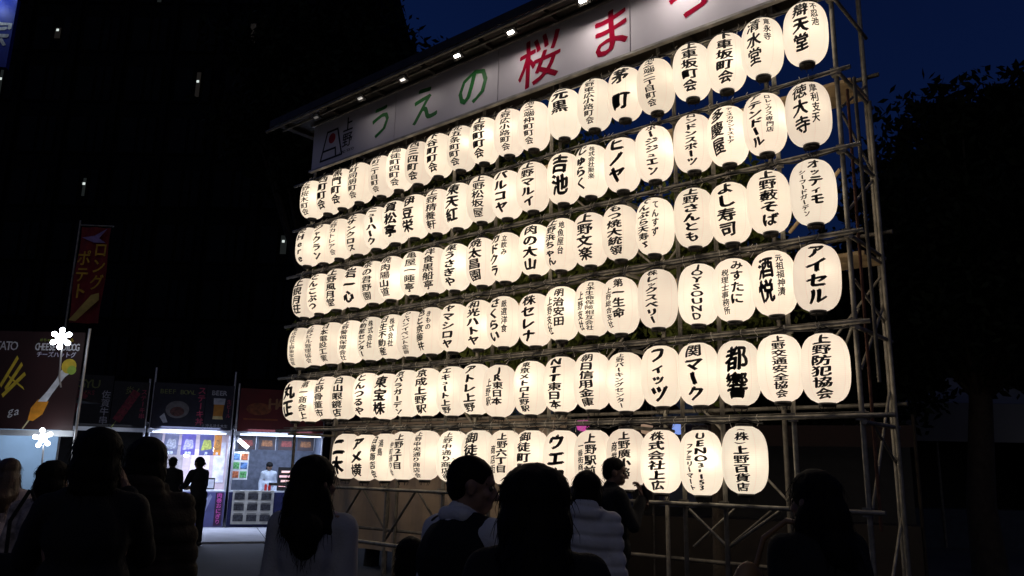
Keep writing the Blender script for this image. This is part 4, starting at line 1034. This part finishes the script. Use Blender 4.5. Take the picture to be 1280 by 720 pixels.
GP = 'people watching the lanterns'
def person(label, loc, yaw, H=1.68, hair='bob', hair_m=None, top=None, top_kind='coat', legs=None, arms=None, head_yaw=0.0, head_pitch=0.0,
           lean=0.0, bulk=1.0, vest=None, quilt=0.0, arm_in=0.0, sw=.155, voxel=.011, hood=False, collar=None, extra=None, seed=1, group=GP, hand_pose=None, coat_z=.45):
    """local frame: x right, y the way the body faces, z up"""
    k = H/1.70
    S = lambda *p: Vector(p)*k
    root_m = M_skin
    # ---- skeleton
    hip = S(0, 0, .92); chest = S(0, lean*.6, 1.28); neck = S(0, lean, 1.46); hc = S(0, lean*1.15+.015, 1.585)
    sh = {1: S(sw, lean*.85, 1.395), -1: S(-sw, lean*.85, 1.395)}
    A = {}
    for s in (1, -1):
        a = (arms or {}).get(s)
        if a is None: a = [((sw+.045-arm_in)*s, lean*.5-.015, 1.12), ((sw+.055-arm_in)*s, lean*.5+.06, .87)]
        A[s] = [sh[s], S(*a[0]), S(*a[1])]
    hr = Matrix.Translation(neck) @ Matrix.Rotation(head_yaw, 4, 'Z') @ Matrix.Rotation(head_pitch, 4, 'X') @ Matrix.Translation(-neck)
    hrot = (Matrix.Rotation(head_yaw, 3, 'Z') @ Matrix.Rotation(head_pitch, 3, 'X'))
    T = lambda v: (hr @ v)
    b = MB()
    # head
    def hb(p, r): b.ball(T(hc+S(*p)), tuple(x*k for x in r), rot=hrot, n=18, m=12)
    def hcap(p, ra, q, rb): b.cap(T(hc+S(*p)), ra*k, T(hc+S(*q)), rb*k)
    hb((0, -.012, .022), (.073, .094, .088)); hb((0, .012, -.045), (.060, .072, .068)); hb((0, .055, -.085), (.030, .026, .024))
    hcap((0, .083, .002), .009, (0, .106, -.036), .0125); hb((.013, .095, -.040), (.010, .011, .008)); hb((-.013, .095, -.040), (.010, .011, .008))
    hcap((-.03, .073, .022), .013, (.03, .073, .022), .013)
    hcap((-.016, .082, -.064), .0075, (.016, .082, -.064), .0075); hcap((-.013, .081, -.076), .0085, (.013, .081, -.076), .0085)
    hb((.045, .055, -.028), (.02, .022, .02)); hb((-.045, .055, -.028), (.02, .022, .02))
    for s in (1, -1):
        hb((.074*s, -.008, -.012), (.010, .020, .031)); hb((.078*s, -.014, -.0), (.010, .017, .020))
    b.chain([(T(hc+S(0, -.02, -.06)), .054*k), (neck, .055*k), (chest+S(0, -.01, .06), .07*k)])
    # trunk
    b.ball(S(0, lean*.65, 1.27), (.155*k*bulk, .105*k*bulk, .20*k)); b.ball(S(0, lean*.25, 1.08), (.128*k*bulk, .095*k*bulk, .18*k)); b.ball(hip, (.155*k*bulk, .11*k*bulk, .14*k))
    for s in (1, -1):
        b.chain([(S(.05*s, lean*.9, 1.43), .05*k), (sh[s], .057*k)])
        b.chain([(A[s][0], .052*k), (A[s][1], .039*k), (A[s][2], .027*k)])
        fd = A[s][2]-A[s][1]
        hp = (hand_pose or {}).get(s, {})
        hand(b, A[s][2], hp.get('d', fd), hp.get('n', Vector((-s, .2, 0))), k, hp.get('curl', .35), thumb=hp.get('thumb', s))
        b.chain([(S(.085*s, 0, .88), .085*k), (S(.095*s, .012, .48), .056*k), (S(.10*s, -.012, .10), .037*k)])
        b.chain([(S(.10*s, -.03, .05), .036*k), (S(.11*s, .13, .035), .026*k)])
    body = remesh(b, 'person', voxel, M_skin, None, smooth=2)
    body.location = loc; body.rotation_euler = (0, 0, yaw)
    tag(body, label, 'person', group)
    # eyes
    for s in (1, -1):
        e = MB().ball(T(hc+S(.031*s, .0690, -.002)), .0115*k, n=10, m=7).build('eye', mat('eye_dark', (.02, .015, .012), .15), body)
    # ---- trousers and shoes
    tr = MB()
    tr.ball(hip+S(0, 0, .02), (.168*k*bulk, .125*k*bulk, .13*k))
    for s in (1, -1): tr.chain([(S(.085*s, 0, .86), .10*k), (S(.095*s, .012, .48), .075*k), (S(.10*s, -.012, .11), .062*k)])
    remesh(tr, 'trousers', .016, legs or cloth('trousers_black', (.012, .012, .014)), body, 4, .008, 9, seed, .6)
    for s in (1, -1):
        MB().chain([(S(.10*s, -.035, .05), .05*k), (S(.11*s, .15, .045), .042*k)]).build('shoe', M_black_lacquer, body)
    # ---- coat / jacket
    c = MB(); B = bulk
    c.ball(S(0, lean*.68-.008, 1.30), ((sw+.015)*k*B, .132*k*B, .185*k)); c.ball(S(0, lean*.4, 1.10), (.170*k*B, .132*k*B, .2*k)); c.ball(S(0, 0, .95), (.185*k*B, .148*k*B, .17*k))
    if top_kind == 'coat':
        for q in range(4): c.ball(S(0, 0, .90-q*.1), (.19*k*B, .15*k*B, .14*k))
    for s in (1, -1):
        c.chain([(S(.055*s, lean*.92-.01, 1.425), .062*k), (sh[s]+S(.0*s, 0, -.012), .070*k*B**.5)])
        c.chain([(A[s][0], .068*k*B**.5), (A[s][1], .056*k*B**.5), (A[s][2]+(A[s][1]-A[s][2])*.08, .047*k)])
    c.chain([(neck+S(0, -.01, -.05), .082*k), (neck+S(0, -.012, .0), .068*k)])
    if hood:
        c.ball(neck+S(0, -.085, .0), (.115*k, .065*k, .085*k)); c.cap(neck+S(-.09, -.03, .01), .038*k, neck+S(-.05, .06, -.03), .032*k); c.cap(neck+S(.09, -.03, .01), .038*k, neck+S(.05, .06, -.03), .032*k)
    remesh(c, 'jacket' if top_kind != 'coat' else 'coat', .012, top or cloth('coat_black', (.012, .012, .013)), body, 3, .013, 6.5, seed, .7, quilt=quilt)
    if vest is not None:
        vm = MB(); vm.ball(S(0, lean*.68-.008, 1.29), (.196*k*B, .150*k*B, .185*k)); vm.ball(S(0, lean*.4, 1.10), (.184*k*B, .146*k*B, .2*k)); vm.ball(S(0, 0, .95), (.196*k*B, .16*k*B, .15*k))
        for s in (1, -1): vm.cap(S(.075*s, lean*.92-.012, 1.425), .058*k, S(.135*s, lean*.9, 1.40), .064*k)
        remesh(vm, 'vest', .012, vest, body, 3, .009, 6.5, seed+3, .7)
    if collar is not None:
        cm = MB().cap(neck+S(-.06, -.02, -.005), .034*k, neck+S(-.03, .05, -.035), .026*k).cap(neck+S(.06, -.02, -.005), .034*k, neck+S(.03, .05, -.035), .026*k).cap(neck+S(-.05, -.05, .01), .036*k, neck+S(.05, -.05, .01), .036*k)
        remesh(cm, 'collar', .01, collar, body, 3, .006, 12, seed)
    # ---- hair
    h = MB(); hm = hair_m or M_hair
    def hh(p, r): h.ball(T(hc+S(*p)), tuple(x*k for x in r), rot=hrot, n=18, m=12)
    rnd = random.Random(seed)
    strands = []
    if hair == 'short':
        hh((0, -.022, .042), (.081, .097, .083)); hh((0, -.055, -.005), (.070, .060, .075))
        nst, ls, rough = 320, .032, .5
    elif hair == 'shaved':
        hh((0, -.018, .033), (.0765, .0965, .083)); hh((0, -.05, -.01), (.066, .056, .07))
        nst, ls, rough = 60, .012, .5
    elif hair == 'bob':
        hh((0, -.018, .038), (.092, .108, .094)); hh((0, -.04, -.04), (.098, .090, .10)); hh((0, -.05, -.10), (.088, .07, .06))
        nst, ls, rough = 380, .05, .25
    elif hair == 'long':
        hh((0, -.018, .038), (.090, .106, .092)); hh((0, -.045, -.04), (.095, .085, .10))
        h.chain([(T(hc+S(0, -.06, -.05)), .092*k), (T(hc+S(0, -.075, -.17)), .094*k), (neck+S(0, -.10, -.07), .088*k), (neck+S(0.01, -.11, -.14), .058*k)])
        h.chain([(T(hc+S(.06, -.01, -.05)), .04*k), (T(hc+S(.075, -.01, -.15)), .045*k), (neck+S(.085, -.05, -.08), .035*k)])
        h.chain([(T(hc+S(-.06, -.01, -.05)), .04*k), (T(hc+S(-.075, -.01, -.15)), .045*k), (neck+S(-.085, -.05, -.08), .035*k)])
        nst, ls, rough = 420, .06, .18
    elif hair == 'big':
        hh((0, -.02, .035), (.112, .122, .105)); hh((0, -.05, -.05), (.118, .105, .12)); hh((0, -.05, -.14), (.12, .09, .09))
        h.chain([(T(hc+S(0, -.06, -.1)), .105*k), (neck+S(0, -.09, -.10), .11*k), (neck+S(0, -.10, -.22), .08*k)])
        nst, ls, rough = 500, .05, .35
    elif hair == 'bun':
        hh((0, -.02, .036), (.084, .102, .088)); hh((0, -.055, -.01), (.076, .064, .078)); hh((0, -.13, .0), (.042, .042, .042))
        nst, ls, rough = 320, .05, .4
    elif hair == 'cap':
        hh((0, -.045, -.03), (.085, .075, .085))
        nst, ls, rough = 60, .05, .2
        cp = MB(); cp.ball(T(hc+S(0, -.01, .045)), (.095*k, .112*k, .085*k), rot=hrot, n=18, m=12)
        cp.cap(T(hc+S(-.05, .07, .045)), .02*k, T(hc+S(.05, .07, .045)), .02*k); cp.cap(T(hc+S(0, .08, .04)), .05*k, T(hc+S(0, .13, .03)), .03*k)
        remesh(cp, 'hat', .01, cloth('hat_black', (.01, .01, .011)), body, 3, .005, 12, seed)
    ho = remesh(h, 'hair', .010, hm, body, 3, .004, 26, seed, .2)
    me = ho.data; n = len(me.vertices)
    st = MB()
    for q in range(nst):
        v = me.vertices[rnd.randrange(n)]
        p = Vector(v.co); nn = Vector(v.normal)
        dn = Vector((rnd.uniform(-1, 1)*rough, rnd.uniform(-1, 1)*rough, -1)); dn = dn-nn*dn.dot(nn)*.8
        if dn.length < .05: continue
        dn.normalize(); L = ls*rnd.uniform(.5, 1.5)
        p = p-nn*.004
        st.tube([p, p+dn*L*.4+nn*.006, p+dn*L*.8+nn*rnd.uniform(.002, .016)+Vector((0, 0, -L*.1)), p+dn*L+nn*rnd.uniform(-.002, .02)+Vector((0, 0, -L*.25))], [.0013, .0012, .0010, .0004], 3, cap=False)
    st.build('loose_strands', hm, ho)
    return body, dict(neck=neck, hc=hc, T=T, k=k, A=A, S=S)

def toward(deg): return R(deg-90)          # body yaw for a heading given as an angle from +x
grey_knit = cloth('knit_grey', (.36, .36, .38))
white_shirt = cloth('shirt_white', (.62, .62, .64))
coat_black = cloth('coat_black', (.012, .012, .013))

# long-haired woman left of centre
person('person with long black hair and a pale grey sweater, seen from behind', (-0.60, -4.86, 0), toward(128), 1.68, 'long', top=grey_knit, top_kind='jacket', head_yaw=R(-35), head_pitch=R(4), bulk=.95, arm_in=.02, sw=.14, seed=3)
# man in profile with one hand raised
b7, j7 = person('person in white shirt and black vest, cropped hair in profile, one hand raised', (0.18, -4.70, 0), toward(88), 1.70, 'shaved', top=white_shirt, top_kind='jacket', head_yaw=R(-42), head_pitch=R(-8),
       arms={1: [(.25, .14, 1.16), (.14, .33, 1.40)], -1: [(-.235, .02, 1.13), (-.22, .10, .88)]}, hand_pose={1: dict(d=(-.05, .25, 1), n=(-.5, -.6, 0), curl=.30, thumb=1)}, voxel=.007, bulk=1.08, vest=cloth('vest_black', (.010, .010, .011)), collar=white_shirt, seed=5)
# big dark head in front
person('person with full black hair in a dark coat, seen from behind, biggest of the onlookers', (0.922, -5.17, 0), toward(129), 1.645, 'big', seed=7, bulk=1.1)
# white down jacket
person('person with a black bob in a white hooded down jacket, seen from behind', (-0.48, -2.93, 0), toward(115), 1.635, 'bob', top=cloth('down_white', (.58, .58, .60), bscale=30), top_kind='jacket', hood=True, quilt=.008, bulk=1.12, head_yaw=R(8), seed=9)
# man close to the wall, hand at the chin
b10, j10 = person('person in dark clothes close to the lanterns, in profile, hands up at the chin', (-1.645, -0.90, 0), toward(55), 1.76, 'short', head_yaw=R(-22), head_pitch=R(-6), top=coat_black, top_kind='jacket', seed=11, voxel=.007, bulk=1.05,
       arms={1: [(.22, .10, 1.15), (.07, .24, 1.37)], -1: [(-.22, .10, 1.14), (-.02, .26, 1.27)]}, hand_pose={1: dict(d=(-.2, -.1, 1), n=(-.3, -1, .1), curl=.8, thumb=1), -1: dict(d=(.6, .3, .5), n=(.2, -1, 0), curl=.8, thumb=-1)})
ph = thing('phone', 'dark phone held by the person standing close to the lanterns', 'phone', (-1.645, -0.90, 0), b10.rotation_euler.z)
MB().box((.07, .275, 1.46), (.074, .009, .15), rot=Matrix.Rotation(R(20), 3, 'X')).build('case', M_black_lacquer, ph)
MB().box((.07, .269, 1.458), (.066, .003, .138), rot=Matrix.Rotation(R(20), 3, 'X')).build('screen', mat('phone_glass', (.015, .016, .02), .1), ph)
# dark figure at the right
person('person with long dark hair in a black coat under the scaffold corner, back turned', (1.25, -3.80, 0), toward(150), 1.66, 'long', head_yaw=R(12), seed=13, bulk=1.25)
tb = thing('shoulder_bag', 'tan leather bag carried by the person under the scaffold corner', 'bag', (1.25, -3.80, 0), toward(150))
remesh(MB().ball((-.22, .16, 1.18), (.08, .05, .13)).ball((-.22, .16, 1.10), (.09, .055, .10)), 'bag', .01, mat('tan_leather', (.30, .17, .08), .5, var=.2), tb, 3)
MB().tube([(-.18, .17, 1.27), (-.16, .13, 1.40), (-.1, .06, 1.47), (-.06, -.05, 1.46)], .012, 6).build('strap', mat('tan_leather', (.30, .17, .08), .5), tb)
# low dark child
person('child in a black coat standing low beside the white shirted onlooker', (-0.62, -4.24, 0), toward(135), 1.30, 'bob', seed=15, bulk=1.15)
# two dark onlookers
person('person in a black coat with both arms raised, left of a pair in deep shadow', (-1.04, -5.631, 0), toward(150), 1.77, 'bob', seed=17, bulk=1.0, sw=.145, arms={1: [(.20, .14, 1.20), (.09, .32, 1.46)], -1: [(-.22, .12, 1.20), (-.09, .32, 1.46)]}, hand_pose={1: dict(d=(-.3, .5, .7), n=(-.8, .2, 0), curl=.7), -1: dict(d=(.3, .5, .7), n=(.8, .2, 0), curl=.7)})
person('person in a dark padded hooded coat, right of a pair in deep shadow', (-1.47, -5.22, 0), toward(146), 1.75, 'bob', seed=19, bulk=1.35, sw=.17, hood=True, quilt=.006, top=cloth('padded_dark', (.035, .026, .018), scale=9))
cmr = thing('camera', 'dark camera held up by the onlooker in deep shadow', 'camera', (-1.04, -5.631, 0), toward(150))
MB().box((0, .38, 1.56), (.13, .05, .085)).box((0, .38, 1.61), (.05, .045, .03)).build('camera_body', M_black_lacquer, cmr)
MB().tube([(0, .40, 1.555), (0, .48, 1.555)], .034, 14).build('lens', M_black_lacquer, cmr)
# grey coat with bag
person('person in a grey patterned coat with a black bob, behind the shadowed pair', (-3.07, -5.07, 0), toward(140), 1.63, 'bob', top=cloth('coat_grey', (.32, .27, .25), var=.6, scale=22), seed=21, head_yaw=R(-20), lean=.06)
sb = thing('crossbody_bag', 'black bag with straps hanging on the grey coat', 'bag', (-3.07, -5.07, 0), toward(140))
remesh(MB().box((-.02, -.2, 1.02), (.28, .09, .17)).ball((-.02, -.22, 1.02), (.13, .06, .08)), 'bag', .011, coat_black, sb, 3)
MB().tube([(-.10, -.19, 1.08), (-.13, -.13, 1.28), (-.07, -.06, 1.46)], .012, 6).tube([(.1, -.19, 1.08), (.05, -.15, 1.3), (-.05, -.09, 1.46)], .012, 6).build('strap', coat_black, sb)
# woman at the left edge
person('person with long brown hair in a pale mauve jacket before the corn dog stall', (-4.98, -4.68, 0), toward(150), 1.64, 'long', hair_m=M_hair_brown, top=cloth('jacket_mauve', (.52, .43, .43)), top_kind='jacket', seed=23, head_yaw=R(25))
person('person with short dark hair half hidden beside the mauve jacket', (-7.40, -4.06, 0), toward(150), 1.66, 'short', top=coat_black, seed=24)
# stall customers and vendor
G2 = 'people at the food stalls'
person('person with a hair bun in black, standing sideways at the lit beer stall', (-13.25, 1.51, 0), toward(190), 1.75, 'bun', top=coat_black, top_kind='jacket', seed=25, voxel=.013, group=G2, arms={1: [(.23, .12, 1.16), (.12, .40, 1.10)], -1: [(-.23, .12, 1.16), (-.12, .40, 1.10)]}, lean=.06)
person('person in a dark jacket facing the lit beer stall', (-14.2, 1.38, 0), toward(165), 1.74, 'short', top=coat_black, top_kind='jacket', seed=26, voxel=.013, group=G2)
person('stall worker in a white shirt behind the white menu boards', (-17.75, 6.0, 0), toward(-25), 1.68, 'cap', top=cloth('worker_white', (.6, .66, .75)), top_kind='jacket', seed=27, voxel=.013, group=G2, lean=.05)
bpy.data.objects.remove(_to); bpy.data.curves.remove(_tc)
